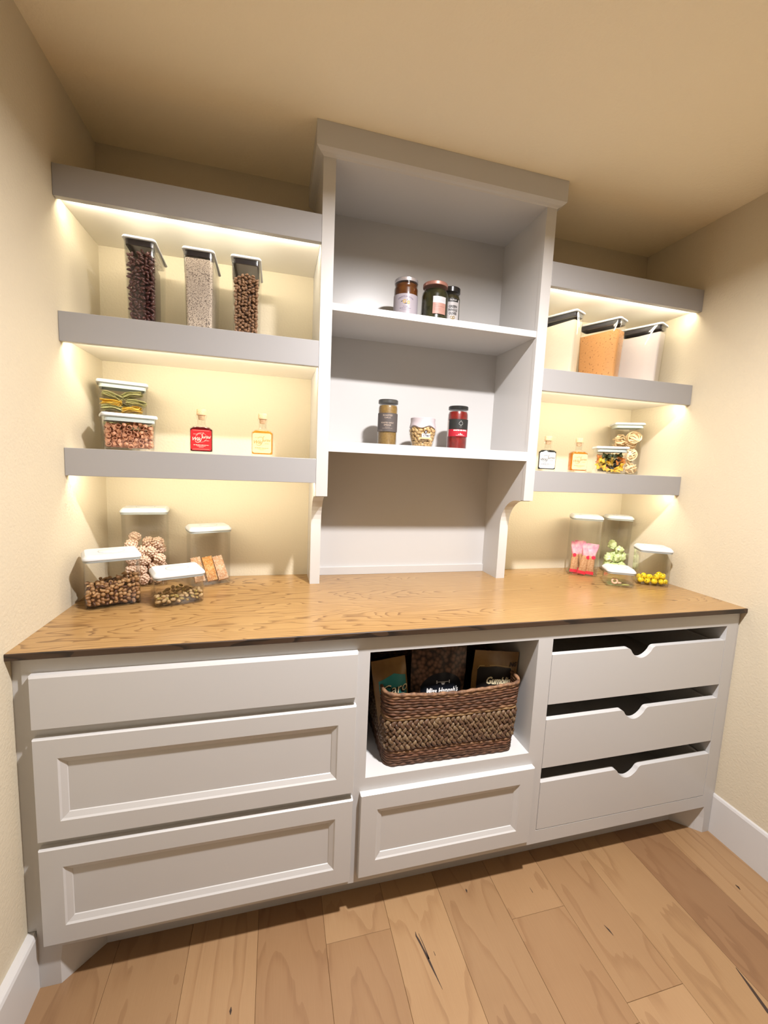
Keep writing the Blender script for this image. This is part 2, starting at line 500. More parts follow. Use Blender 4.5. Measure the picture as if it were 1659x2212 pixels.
# left cabinet: three drawers
c1 = thing('drawer_cabinet', 'white base cabinet of three wide drawers standing against the left wall', 'cabinet', (0, 0, 0))
bm = BM()
frame_boxes(bm, [(BXL, -0.930, ZR, ZC2), (-0.200, X1, ZR, ZC2), (-0.930, -0.200, 0.852, ZC2), (-0.930, -0.200, 0.700, 0.728), (-0.930, -0.200, 0.405, 0.432), (-0.930, -0.200, ZR, 0.155)])
obj('face_frame', bm, M['white'], c1)
bm = BM(); box(bm, BXL, -0.960, YB+0.019, -0.003, 0.0, ZC2); box(bm, X1-0.018, X1, YB+0.019, -0.003, ZR, ZC2); box(bm, -0.960, X1-0.018, YB+0.019, -0.003, ZR, ZR+0.018); box(bm, -0.96, X1-0.018, -0.02, -0.003, ZR+0.018, ZC2)
obj('carcass', bm, M['white'], c1)
bm = BM(); box(bm, XL+0.0004, BXL, YB+0.006, YB+0.024, 0.163, ZC2); obj('scribe_strip', bm, M['white'], c1)
obj('drawer', slab(-0.9576, -0.1705, 0.7262, 0.8623), M['white'], c1)
obj('drawer', shaker(-0.9576, -0.1705, 0.4300, 0.7010), M['white'], c1)
obj('drawer', shaker(-0.9576, -0.1705, 0.1382, 0.4072), M['white'], c1)
leg(c1, BXL, -0.930, 1)
bm = BM(); box(bm, -0.862, X1, YB+0.077, YB+0.092, 0.0, ZR); obj('kick_board', bm, M['white'], c1)
# middle cabinet: open cubby over one drawer
c2 = thing('cubby_cabinet', 'white base cabinet with an open cubby above one drawer, in the middle of the run', 'cabinet', (0, 0, 0))
OL, OR_, OB, OT = -0.1322, 0.424, 0.4569, 0.8509
bm = BM()
frame_boxes(bm, [(X1, OL, ZR, ZC2), (OR_, X2, ZR, ZC2), (OL, OR_, OT, ZC2), (OL, OR_, 0.398, OB), (OL, OR_, ZR, 0.158)])
obj('face_frame', bm, M['white'], c2)
bm = BM(); box(bm, X1, OL, YB+0.019, -0.003, ZR, ZC2); box(bm, OR_, X2, YB+0.019, -0.003, ZR, ZC2); box(bm, OL, OR_, YB+0.019, -0.003, OB-0.02, OB); box(bm, OL, OR_, -0.02, -0.003, OB, ZC2); box(bm, OL, OR_, YB+0.019, -0.003, ZR, ZR+0.018)
obj('carcass', bm, M['white'], c2)
obj('drawer', shaker(-0.1477, 0.4398, 0.1427, 0.4154), M['white'], c2)
bm = BM(); box(bm, X1, X2, YB+0.077, YB+0.092, 0.0, ZR); obj('kick_board', bm, M['white'], c2)
# right cabinet: three open-topped pull-out trays with scooped fronts
c3 = thing('tray_cabinet', 'white base cabinet with three scooped pull-out trays, by the right wall', 'cabinet', (0, 0, 0))
RL, RR = 0.4782, 1.2246
bm = BM()
frame_boxes(bm, [(X2, RL, ZR, ZC2), (RR, BXR, ZR, ZC2), (RL, RR, 0.850, ZC2), (RL, RR, ZR, 0.1610)])
obj('face_frame', bm, M['white'], c3)
bm = BM(); box(bm, X2, RL, YB+0.019, -0.003, ZR, ZC2); box(bm, RR, BXR, YB+0.019, -0.003, 0.0, ZC2); box(bm, RL, RR, -0.02, -0.003, ZR, ZC2); box(bm, RL, RR, YB+0.019, -0.003, ZR, ZR+0.018)
obj('carcass', bm, M['white'], c3)
bm = BM(); box(bm, BXR, XR-0.0004, YB+0.003, YB+0.024, 0.163, ZC2); obj('scribe_strip', bm, M['white'], c3)
def tray(z0, z1):
    xa, xb, xm = RL+0.002, RR-0.002, 0.8432
    hw, dep = 0.0595, 0.0385
    pts = [(xa, z0), (xb, z0), (xb, z1), (xm+hw, z1), (xm+hw-0.006, z1-0.0015)]
    n = 14
    for k in range(n+1):
        t = k/n
        x = xm+(hw-0.012)*(1-2*t)
        pts.append((x, z1-0.006-(dep-0.006)*math.sin(math.pi*t)**0.75))
    pts += [(xm-hw+0.006, z1-0.0015), (xm-hw, z1), (xa, z1)]
    bm = BM()
    prism(bm, pts, 'y', YB, YB+0.019)
    o = obj('drawer', bm, M['white'], c3)
    bm = BM()
    box(bm, xa+0.012, xa+0.024, YB+0.019, -0.06, z0+0.012, z1-0.012); box(bm, xb-0.024, xb-0.012, YB+0.019, -0.06, z0+0.012, z1-0.012)
    box(bm, xa+0.024, xb-0.024, -0.072, -0.06, z0+0.012, z1-0.012); box(bm, xa+0.024, xb-0.024, YB+0.019, -0.072, z0+0.012, z0+0.022)
    obj('tray_box', bm, M['white'], o)
tray(0.6219, 0.7949); tray(0.3931, 0.5667); tray(0.1638, 0.3393)
leg(c3, BXR, 1.2446, -1)
bm = BM(); box(bm, X2, 1.178, YB+0.077, YB+0.092, 0.0, ZR); obj('kick_board', bm, M['white'], c3)

# counter top
ct = thing('countertop', 'golden oak countertop with a dark stained front edge, along all base cabinets', 'countertop', ((XL+XR)/2, 0, ZC2))
hx = (XR-XL)/2-0.0003
bm = BM()
box(bm, -hx, hx, YC+0.004, -0.0004, 0.0, ZC-ZC2-0.0005)
bm.free(); bm = BM()
prism(bm, [(YC+0.0035, 0.0), (-0.0004, 0.0), (-0.0004, ZC-ZC2), (YC+0.0035, ZC-ZC2)], 'x', -hx, hx)
obj('top_board', bm, M['oak'], ct)
bm = BM()
prism(bm, [(YC+0.0012, 0.0), (YC+0.0035, 0.0), (YC+0.0035, ZC-ZC2), (YC+0.0012, ZC-ZC2), (YC, ZC-ZC2-0.0015), (YC, 0.0015)], 'x', -hx, hx)
tag(obj('front_edge', bm, M['edge'], ct), 'dark stained front edge of the oak top')

# ------------------------------------------------------------------ floating shelves
def fshelf(side, which, zt, zb, label):
    x0, x1 = (XL+0.0004, TL-0.0006) if side == 'l' else (TR+0.0006, XR-0.0004)
    t = thing('floating_shelf', label, 'shelf', ((x0+x1)/2, 0, zb))
    h = zt-zb
    w = (x1-x0)/2
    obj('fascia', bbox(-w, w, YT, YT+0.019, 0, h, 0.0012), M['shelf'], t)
    bm = BM(); box(bm, -w, w, YT+0.019, -0.0006, 0.0125, h-0.0005)
    obj('panel', bm, M['panel'], t)
    bm = BM(); prism(bm, [(YT+0.0195, 0.0012), (YT+0.0220, 0.0012), (YT+0.0268, 0.0060), (YT+0.0268, 0.0100), (YT+0.0195, 0.0100)], 'x', -w+0.012, w-0.012)
    bmesh.ops.recalc_face_normals(bm, faces=bm.faces[:])
    for f in bm.faces: f.material_index = 1 if (f.normal.y > 0.5) else 0
    tag(obj('led_strip', bm, [M['trim'], M['led']], t), 'glowing warm light strip')
LZ = {'A': (2.1621, 2.0799), 'B': (1.7801, 1.6983), 'C': (1.3990, 1.3175)}
RZ = {'A': (2.1541, 2.0691), 'B': (1.7749, 1.6931), 'C': (1.3915, 1.3107)}
fshelf('l', 'A', *LZ['A'], 'empty grey fascia floating shelf, topmost on the left of the white hutch')
fshelf('l', 'B', *LZ['B'], 'grey fascia floating shelf under the three tall bean and grain containers, left side')
fshelf('l', 'C', *LZ['C'], 'grey fascia floating shelf under the red bottle, lowest on the left side')
fshelf('r', 'A', *RZ['A'], 'empty grey fascia floating shelf, topmost on the right of the white hutch')
fshelf('r', 'B', *RZ['B'], 'grey fascia floating shelf under the flour and brown sugar, right side')
fshelf('r', 'C', *RZ['C'], 'grey fascia floating shelf under the bow tie pasta, lowest on the right side')

# ------------------------------------------------------------------ hutch between the shelves
hu = thing('hutch', 'tall white open hutch with two shelves standing on the oak counter', 'hutch', (0, 0, ZC))
S1T, S1B, S2T, S2B, TZB, TZI = 1.9050, 1.8819, 1.4606, 1.4255, 1.2735, 2.3303
YP = -0.143
def side(x0, x1):
    y0 = YT+0.0195
    cove = []
    cz, cr = TZB-0.004, 0.115
    # from bottom front, up the straight edge, round the cove to the underside behind the face stile
    pts = [(-0.0006, ZC), (YP, ZC), (YP, cz-cr)]
    n = 10
    for k in range(1, n+1):
        a = R(90*k/n)
        pts.append((YP-(cr)*(1-math.cos(a)), cz-cr+cr*math.sin(a)))
    pts += [(y0, cz), (y0, ZCE-0.06), (-0.0006, ZCE-0.06)]
    bm = BM()
    prism(bm, [(y, z-ZC) for y, z in pts], 'x', x0, x1)
    return bm
obj('side_panel', side(TL, TIL-0.002), M['white'], hu)
obj('side_panel', side(TIR+0.001, TR), M['white'], hu)
for x0, x1 in ((TL, TIL), (TIR, TR)):
    bm = BM(); box(bm, x0, x1, YT, YT+0.0192, TZB-ZC, ZCE-0.06-ZC); obj('face_stile', bm, M['white'], hu)
bm = BM(); box(bm, TIL, TIR, YT, YT+0.019, TZI-ZC, ZCE-0.06-ZC); obj('top_rail', bm, M['white'], hu)
bm = BM(); box(bm, TIL, TIR, YT, YT+0.019, S2B-ZC, S2T-ZC); obj('bottom_rail', bm, M['white'], hu)
obj('shelf', bbox(TIL-0.001, TIR+0.0005, -0.2991, -0.0125, S1B-ZC, S1T-ZC, 0.001), M['white'], hu)
bm = BM(); box(bm, TIL-0.001, TIR+0.0005, YT+0.019, -0.0125, S2T-0.021-ZC, S2T-0.0004-ZC); obj('shelf', bm, M['white'], hu)
bm = BM(); box(bm, TIL-0.002, TIR+0.001, -0.0122, -0.0006, 0, ZCE-0.06-ZC); obj('back_panel', bm, M['white'], hu)
bm = BM(); box(bm, TIL-0.002, TIR+0.001, YT+0.019, -0.0122, TZI-ZC, TZI+0.012-ZC); obj('top_panel', bm, M['white'], hu)
obj('base_strip', bbox(TIL-0.001, TIR+0.0005, -0.0235, -0.0122, 0, 0.0335, 0.001), M['white'], hu)
# crown: cove then flat band, wrapping front and both sides
bm = BM()
prof = [(0.0, 2.330), (0.004, 2.333), (0.012, 2.336), (0.018, 2.340), (0.0235, 2.3445), (0.0235, ZCE-0.0005)]
rings = []
for o_, z in prof: rings.append([(TL-o_, -0.0006, z-ZC), (TL-o_, YT-o_, z-ZC), (TR+o_, YT-o_, z-ZC), (TR+o_, -0.0006, z-ZC)])
loft(bm, rings)
obj('crown_molding', bm, M['white'], hu)

# ------------------------------------------------------------------ clear lidded containers
def container(label, loc, rot, w, d, h, kind='pop', taper=1.0, lidh=0.016, group=None, r=0.018, name='food_container'):
    """kind: pop (chamfered lid with round button), flat (thin white lid, pale seal), dark (white lid, charcoal seal)"""
    t = thing(name, label, 'container', loc, rot, group)
    bw, bd = w-0.008, d-0.008
    hb = h-lidh
    th = 0.0022
    def rg(sw, sd, rr, z): return [(x, y, z) for x, y in rrect(sw, sd, rr)]
    bm = BM()
    a0 = taper
    rings = [rg((bw-0.006)*a0, (bd-0.006)*a0, r*0.9, 0.0), rg(bw*a0, bd*a0, r, 0.004)]
    rings += [rg(bw, bd, r, hb), rg(bw-2*th, bd-2*th, r-th, hb)]
    rings += [rg(bw*a0-2*th, bd*a0-2*th, r-th, 0.0075), rg((bw*a0-2*th)*0.9, (bd*a0-2*th)*0.9, r*0.8, 0.0065)]
    loft(bm, rings)
    obj('body', bm, M['clear'], t, True, 40)
    bm = BM()
    if kind == 'pop':
        c = 0.0065
        loft(bm, [rg(w-0.003, d-0.003, r, hb+0.0005), rg(w, d, r, hb+0.002), rg(w, d, r, hb+0.0055), rg(w-0.003, d-0.003, r, hb+0.0085), rg(w-2*c, d-2*c, r*0.85, h-0.002), rg(w-2*c-0.004, d-2*c-0.004, r*0.8, h)])
    else:
        loft(bm, [rg(w-0.003, d-0.003, r, hb+0.0005), rg(w, d, r, hb+0.002), rg(w, d, r, h-0.004), rg(w-0.005, d-0.005, r*0.9, h)])
    lid = obj('lid', bm, M['lid'], t, True, 35)
    sealm = {'pop': M['gasket'], 'flat': M['blueseal'], 'dark': M['darkseal']}[kind]
    sh = {'pop': 0.0055, 'flat': 0.013, 'dark': 0.015}[kind]
    ins = 0.0 if kind == 'pop' else 2*th+0.0024
    bm = BM()
    ex = 0.004 if kind == 'pop' else 0.0
    ow, od = bw-ins+ex, bd-ins+ex
    loft(bm, [rg(ow-0.0012, od-0.0012, r-0.001, hb-sh), rg(ow, od, r, hb-sh+0.0015), rg(ow, od, r, hb+0.0004), rg(ow-0.010, od-0.010, r-0.004, hb+0.0004), rg(ow-0.010, od-0.010, r-0.004, hb-sh)], closed=True)
    obj('seal', bm, sealm, t, True, 40)
    rb = min(w, d)*0.27
    bm = BM(); lathe(bm, [(rb, 0.0), (rb, 0.0006), (rb-0.0008, 0.0012), (rb*0.5, 0.0018), (0.001, 0.002)], 32)
    b = obj('lid_button', bm, M['lid'], lid, True, 35, loc=(0, 0, h-0.0002))
    bm = BM(); lathe(bm, [(rb+0.0009, 0.0), (rb+0.0009, 0.0004), (rb, 0.0004), (rb, 0.0)], 32)
    obj('groove_shade_ring', bm, M['groove'], lid, loc=(0, 0, h))
    return t

# ------------------------------------------------------------------ what is in the containers
def xf(loc, rot): return Matrix.Translation(loc) @ Matrix.Rotation(rot, 4, 'Z')
def piece(me, name, label, cat, group, mw):
    o = D.objects.new(name, me)
    COL.objects.link(o)
    o.matrix_world = mw
    return tag(o, label, cat, group)
def fill_points(w, d, z0, top, s, rng, faces='flrt', jit=0.22, side_cols=99, stag=0.8):
    """jittered grid cells of size s that lie against the visible faces of a filled box"""
    nx, ny = max(1, int(w/s)), max(1, int(d/s))
    out = []
    for i in range(nx):
        for j in range(ny):
            x, y = (i+0.5)/nx*w-w/2, (j+0.5)/ny*d-d/2
            zoff = stag*s*0.5*((i+j) % 2)
            nz = max(1, int((top(x, y)-z0)/s+0.5))
            for k in range(nz):
                on = ('f' in faces and j == 0) or ('l' in faces and i == 0 and j < side_cols) or ('r' in faces and i == nx-1 and j < side_cols) or ('t' in faces and k == nz-1)
                if on:
                    q = lambda: rng.uniform(-jit, jit)*s
                    out.append(Vector((max(-w/2+s*0.4, min(w/2-s*0.4, x+q())), max(-d/2+s*0.4, min(d/2-s*0.4, y+q())), max(z0+s*0.35, z0+(k+0.5)*s+zoff+q()))))
    return out
def core(name, label, w, d, z0, top, mt, mw, s=0.008, inset=0.004, rng=random, cat=None):
    """the pieces packed behind the visible ones, as one bumpy mass"""
    bm = BM()
    nx, ny = max(3, int(w/s)), max(3, int(d/s))
    w2, d2 = w/2-inset, d/2-inset
    g = [[bm.verts.new((-w2+2*w2*i/nx, -d2+2*d2*j/ny, max(z0+0.002, top(-w2+2*w2*i/nx, -d2+2*d2*j/ny)-inset+rng.uniform(-0.2, 0.2)*s))) for j in range(ny+1)] for i in range(nx+1)]
    for i in range(nx):
        for j in range(ny): bm.faces.new((g[i][j], g[i+1][j], g[i+1][j+1], g[i][j+1]))
    edge = [g[i][0] for i in range(nx+1)] + [g[nx][j] for j in range(1, ny+1)] + [g[i][ny] for i in range(nx-1, -1, -1)] + [g[0][j] for j in range(ny-1, 0, -1)]
    low = [bm.verts.new((v.co.x, v.co.y, z0)) for v in edge]
    n = len(edge)
    for i in range(n): bm.faces.new((edge[i], low[i], low[(i+1) % n], edge[(i+1) % n]))
    bm.faces.new(low)
    o = link(name, mesh_of(name, bm, mt, True, 50))
    o.matrix_world = mw
    return tag(o, label, cat, kind='stuff')
def ellmesh(name, mt, r, sc, sub=1, bend=0.0, rng=random, jit=0.0):
    bm = BM()
    ico(bm, r, sub, sc, jit=jit, rng=rng)
    if bend:
        for v in bm.verts: v.co.y += bend*v.co.x*v.co.x/r
    return mesh_of(name, bm, mt, True)

P1 = ((-0.898, -0.272, ZC), R(22.6)); P2 = ((-0.853, -0.074, ZC), R(7.8)); P3 = ((-0.709, -0.280, ZC), R(22.3)); P4 = ((-0.641, -0.091, ZC), R(21.0))
P5 = ((0.986, -0.114, ZC), R(-28.5)); P6 = ((1.206, -0.074, ZC), R(-28.5)); P7 = ((1.197, -0.288, ZC), R(-29)); P8 = ((1.022, -0.292, ZC), R(-27))
container('clear container of mixed nuts, front left on the oak counter by the left wall', P1[0], P1[1], 0.153, 0.126, 0.165)
container('tall clear container of puffed rice balls at the back, left end of the counter', P2[0], P2[1], 0.149, 0.108, 0.282)
container('low clear container with a thin layer of pistachios, left end of the counter', P3[0], P3[1], 0.151, 0.121, 0.109)
container('clear container of nut brittle bars by the back wall, left end of the counter', P4[0], P4[1], 0.146, 0.108, 0.220)
container('tall clear container of pink wrapped crispy bars, right end of the counter', P5[0], P5[1], 0.132, 0.108, 0.279)
container('tall clear container of pale green wrapped candies in the right back corner of the counter', P6[0], P6[1], 0.119, 0.094, 0.274)
container('clear container of yellow candies nearest the right wall on the counter', P7[0], P7[1], 0.128, 0.120, 0.166)
container('small low clear container, nearly empty, at the right end of the counter', P8[0], P8[1], 0.112, 0.110, 0.078)
PB1 = ((-0.866, -0.186, LZ['C'][0]), R(23)); PB2 = ((-0.911, -0.085, LZ['C'][0]), R(17.2))
PD1 = ((0.999, -0.201, RZ['C'][0]), R(-29)); PD2 = ((1.181, -0.092, RZ['C'][0]), R(-29))
container('short clear container of pink pasta rings on the left shelf', PB1[0], PB1[1], 0.155, 0.104, 0.114, 'flat', 0.93, 0.011, r=0.012)
container('tall clear container of green and yellow ribbon pasta standing behind the pasta rings', PB2[0], PB2[1], 0.149, 0.100, 0.228, 'flat', 0.92, 0.011, r=0.012)
container('short clear container of bow tie pasta on the right shelf', PD1[0], PD1[1], 0.130, 0.100, 0.115, 'flat', 0.93, 0.010, r=0.012)
container('tall clear container of pale ribbon pasta nests standing behind the bow tie pasta', PD2[0], PD2[1], 0.130, 0.101, 0.235, 'flat', 0.92, 0.010, r=0.012)
ZT, ZTR = LZ['B'][0], RZ['B'][0]
PT1 = ((-0.811, -0.160, ZT), R(2.5)); PT2 = ((-0.644, -0.160, ZT), R(0.5)); PT3 = ((-0.503, -0.160, ZT), R(0))
PR1 = ((0.729, -0.152, ZTR), R(25)); PR2 = ((0.943, -0.147, ZTR), R(25)); PR3 = ((1.145, -0.156, ZTR), R(25))
container('tall narrow clear container of dark red beans on the upper left shelf', PT1[0], PT1[1], 0.092, 0.185, 0.252, 'dark', 0.90, 0.008, r=0.011)
container('tall narrow clear container of speckled grain on the upper left shelf', PT2[0], PT2[1], 0.095, 0.185, 0.247, 'dark', 0.90, 0.008, r=0.011)
container('tall narrow clear container of brown coffee coloured beans on the upper left shelf', PT3[0], PT3[1], 0.094, 0.185, 0.246, 'dark', 0.90, 0.008, r=0.011)
container('tall narrow clear container of cream flour beside the hutch on the upper right shelf', PR1[0], PR1[1], 0.076, 0.180, 0.255, 'dark', 0.90, 0.008, r=0.011)
container('tall narrow clear container of orange brown sugar on the upper right shelf', PR2[0], PR2[1], 0.076, 0.180, 0.255, 'dark', 0.90, 0.008, r=0.011)
container('tall narrow clear container of white flour nearest the right wall on the upper shelf', PR3[0], PR3[1], 0.078, 0.180, 0.255, 'dark', 0.90, 0.008, r=0.011)

# mixed nuts
rng = random.Random(11)
nutm = [mat('nut_tan', (0.32, 0.165, 0.068), 0.5, var=(90, (0.24, 0.115, 0.043))), mat('nut_pale', (0.42, 0.25, 0.11), 0.5, var=(90, (0.32, 0.17, 0.068))), mat('nut_brown', (0.11, 0.042, 0.018), 0.5, var=(120, (0.07, 0.026, 0.011)))]
nut_me = [ellmesh('peanut', nutm[0], 0.0085, (1, 0.62, 0.60), 2), ellmesh('hazelnut', nutm[1], 0.0068, (1, 0.95, 0.9), 2), ellmesh('almond', nutm[2], 0.0105, (1, 0.58, 0.36), 2), ellmesh('cashew', nutm[1], 0.0105, (1, 0.45, 0.45), 2, 0.5)]
mw = xf(*P1)
top1 = lambda x, y: 0.066+0.10*x+0.005*math.sin(x*90)*math.cos(y*70)
nl = {'peanut': 'tan peanut among the mixed nuts in the front left container', 'hazelnut': 'pale round hazelnut among the mixed nuts in the front left container', 'almond': 'dark brown almond among the mixed nuts in the front left container', 'cashew': 'pale curved cashew among the mixed nuts in the front left container'}
for p in fill_points(0.138, 0.112, 0.0085, top1, 0.0115, rng):
    me = rng.choices(nut_me, (5, 3, 3, 2))[0]
    nm = me.name.split('.')[0]
    piece(me, nm, nl[nm], 'nut', 'mixed nuts in the front left container, %ss' % nm, mw @ Matrix.Translation(p) @ Matrix.Rotation(rng.uniform(0, 6.3), 4, 'Z') @ Matrix.Rotation(rng.gauss(0, 0.5), 4, 'Y') @ Matrix.Rotation(rng.uniform(0, 6.3), 4, 'X'))
core('mixed_nuts', 'brown mass of mixed nuts packed inside the front left container', 0.138, 0.112, 0.0085, top1, nutm[2], mw, 0.010, 0.009, rng, 'nuts')
# pistachios
pism = [mat('pistachio_shell', (0.46, 0.33, 0.16), 0.55, var=(120, (0.36, 0.22, 0.095))), mat('pistachio_green', (0.29, 0.25, 0.055), 0.5, var=(150, (0.36, 0.20, 0.06)))]
pis_me = [ellmesh('pistachio', pism[0], 0.0088, (1, 0.68, 0.62), 2), ellmesh('pistachio', pism[1], 0.0075, (1, 0.6, 0.55), 2)]
mw = xf(*P3)
for p in fill_points(0.136, 0.107, 0.0085, lambda x, y: 0.024+0.012*math.sin(x*50+y*30), 0.0128, rng, 'flrt'):
    me = rng.choices(pis_me, (3, 2))[0]
    piece(me, 'pistachio', 'pistachio in the thin layer in the low left container', 'nut', 'pistachios in the low left container', mw @ Matrix.Translation(p) @ Matrix.Rotation(rng.uniform(0, 6.3), 4, 'Z') @ Matrix.Rotation(rng.gauss(0, 0.35), 4, 'Y'))
# puffed rice balls: each a cluster of grains
puffm = mat('puffed_rice', (0.66, 0.44, 0.32), 0.7, var=(160, (0.80, 0.63, 0.50)))
def puff_mesh(seed):
    r = random.Random(seed)
    bm = BM()
    ico(bm, 0.0172, 2, (1, 1, 0.9))
    n = 46
    for k in range(n):
        z = 1-2*(k+0.5)/n
        a = k*2.399963
        q = math.sqrt(1-z*z)
        dv = Vector((q*math.cos(a), q*math.sin(a), z))
        ico(bm, 0.0050*r.uniform(0.8, 1.2), 1, (1.35, 0.8, 0.7), dv*0.0176*r.uniform(0.95, 1.08), dv.to_track_quat('Z', 'Y').to_matrix().to_4x4() @ Matrix.Rotation(r.uniform(0, 3), 4, 'Z'))
    return mesh_of('rice_ball', bm, puffm, True)
puffs = [puff_mesh(s) for s in (1, 2, 3)]
mw = xf(*P2)
rows = [(0.026, [(-0.046, -0.026), (-0.006, -0.028), (0.038, -0.026), (-0.03, 0.026), (0.012, 0.024), (0.05, 0.022)]), (0.060, [(-0.050, -0.022), (-0.014, -0.026), (0.028, -0.020), (-0.036, 0.026), (0.008, 0.026), (0.048, 0.018)]),
        (0.094, [(-0.044, -0.020), (-0.004, -0.024), (0.050, -0.024), (-0.024, 0.026), (0.026, 0.022)]), (0.126, [(-0.050, 0.0), (-0.012, -0.012), (0.018, -0.022), (0.045, 0.004)]), (0.152, [(-0.052, -0.018), (0.040, -0.016), (0.006, -0.004)]), (0.166, [(-0.036, 0.02)])]
for z, ps in rows:
    for x, y in ps:
        piece(rng.choice(puffs), 'rice_ball', 'round puffed rice ball in the tall container at the left back of the counter', 'snack', 'puffed rice balls', mw @ Matrix.Translation((max(-0.0445, min(0.0445, x+rng.uniform(-.003, .003))), max(-0.0245, min(0.0245, y)), z+rng.uniform(-.003, .004))) @ Matrix.Rotation(rng.uniform(0, 6), 4, eul(rng)))
# brittle bars
barm = mat('nut_brittle', (0.56, 0.30, 0.15), 0.45, var=(120, (0.68, 0.48, 0.33)))
barm2 = mat('almond_brittle', (0.54, 0.22, 0.045), 0.4, var=(110, (0.66, 0.40, 0.16)))
def bar_mesh(mt, seed, l=0.098, w=0.036, t=0.016):
    r = random.Random(seed)
    bm = BM()
    box(bm, -w/2+0.002, w/2-0.002, -t/2+0.002, t/2-0.002, 0.002, l-0.002)
    for i in range(7):
        for k in range(18):
            for y in (-t/2+0.002, t/2-0.002):
                ico(bm, r.uniform(0.0024, 0.0036), 1, (1, 0.7, 0.8), (-w/2+0.0035+(w-0.007)*i/6+r.uniform(-.001, .001), y, 0.0035+(l-0.007)*k/17), Matrix.Rotation(r.uniform(0, 3), 4, 'Y'))
    for k in range(18):
        for j in range(3):
            for x in (-w/2+0.002, w/2-0.002): ico(bm, r.uniform(0.0022, 0.0032), 1, (0.7, 1, 0.8), (x, -t/2+0.003+(t-0.006)*j/2, 0.0035+(l-0.007)*k/17))
    return mesh_of('brittle_bar', bm, mt, True)
mw = xf(*P4)
for x, y, tx, ty, me, lb in ((0.046, 0.012, -0.62, -0.16, bar_mesh(barm, 1), 'pale nut brittle bar leaning furthest right in the brittle container'), (0.006, 0.010, -0.60, -0.13, bar_mesh(barm2, 2), 'orange almond brittle bar leaning in the middle of the brittle container'),
                             (-0.036, 0.012, -0.60, -0.10, bar_mesh(barm, 3), 'pale nut brittle bar leaning furthest left in the brittle container')):
    piece(me, 'brittle_bar', lb, 'snack', None, mw @ Matrix.Translation((x, y-0.046, 0.016)) @ Matrix.Rotation(ty, 4, 'Y') @ Matrix.Rotation(tx, 4, 'X'))
# pink wrapped crispy bars
pinkm = mat('pink_wrapper', (0.62, 0.20, 0.29), 0.3, var=(60, (0.70, 0.38, 0.42)))
granm = mat('crisp_bar', (0.44, 0.22, 0.095), 0.5, var=(170, (0.58, 0.36, 0.20)))
redm = mat('red_wrapper_end', (0.80, 0.02, 0.06), 0.3)
clearw = clearmat('clear_wrapper', (0.97, 0.93, 0.92), (0.85, 0.75, 0.75), 0.9, 0.12)
def pinkbar(parent_mw, x, y, z, tx, ty, rz, label, dot):
    mw2 = parent_mw @ Matrix.Translation((x, y, z)) @ Matrix.Rotation(rz, 4, 'Z') @ Matrix.Rotation(ty, 4, 'Y') @ Matrix.Rotation(tx, 4, 'X')
    bm = BM()
    prof = [(0.036, 0.003, 0.0), (0.034, 0.010, 0.014), (0.031, 0.020, 0.024), (0.031, 0.022, 0.085), (0.036, 0.020, 0.098), (0.042, 0.010, 0.112), (0.047, 0.0026, 0.122), (0.048, 0.0020, 0.142)]
    loft(bm, [[(px, py, z_) for px, py in rrect(a, b, min(a, b)*0.4, 3)] for a, b, z_ in prof])
    bm.faces.ensure_lookup_table()
    for f in bm.faces:
        zc = f.calc_center_median().z
        f.material_index = 2 if zc < 0.012 else (1 if zc < 0.09 else 0)
    o = link('wrapped_bar', mesh_of('wrapped_bar', bm, [pinkm, granm, redm], True, 50))
    o.matrix_world = mw2
    tag(o, label, 'snack', 'pink wrapped crispy bars')
    bm = BM()
    lathe(bm, [(0.0085, 0.0), (0.0085, 0.0008), (0.007, 0.0012)], 20)
    obj('printed_dot', bm, redm, o, loc=(0.008*dot, -0.0112, 0.080), rot=(R(90), 0, 0))
mw = xf(*P5)
pinkbar(mw, -0.036, -0.012, 0.008, -0.16, 0.10, 0.25, 'pink wrapped crispy bar leaning at the left of its container', -1)
pinkbar(mw, -0.006, -0.032, 0.008, -0.12, 0.20, 0.1, 'pink wrapped crispy bar leaning right at the front middle of its container', 1)
pinkbar(mw, 0.028, -0.030, 0.008, -0.10, 0.05, -0.15, 'pink wrapped crispy bar standing at the front right of its container', 1)
pinkbar(mw, 0.012, 0.012, 0.012, -0.10, -0.18, 0.4, 'pink wrapped crispy bar behind the front ones, tallest in its container', 1)
pinkbar(mw, -0.014, 0.028, 0.010, -0.05, 0.05, -0.1, 'pink wrapped crispy bar at the very back of its container', -1)
# green wrapped candies
grnm = mat('pale_green_wrapper', (0.52, 0.64, 0.27), 0.35, var=(45, (0.66, 0.75, 0.42)))
def wrapped(seed):
    r = random.Random(seed)
    bm = BM()
    vs = ico(bm, 0.0205, 3, (1.1, 0.95, 0.9))
    for v in vs:
        n_ = noise.noise(v.co*110+Vector((seed*7, 0, 0)))
        v.co += v.co.normalized()*(0.0085*n_ + 0.0050*abs(noise.noise(v.co*160)))
    for s in (-1, 1):
        rings = []
        for k, (x, a, b) in enumerate(((0.012, 0.010, 0.009), (0.020, 0.006, 0.005), (0.0235, 0.009, 0.004), (0.0275, 0.012, 0.003))):
            rings.append([(s*x, a*math.cos(t*math.pi/6), b*math.sin(t*math.pi/6)+0.0035*math.sin(t*2.1)*k/3) for t in range(12)])
        loft(bm, rings)
    return mesh_of('wrapped_candy', bm, grnm, True, 60)
wr = [wrapped(s) for s in (1, 2, 3)]
mw = xf(*P6)
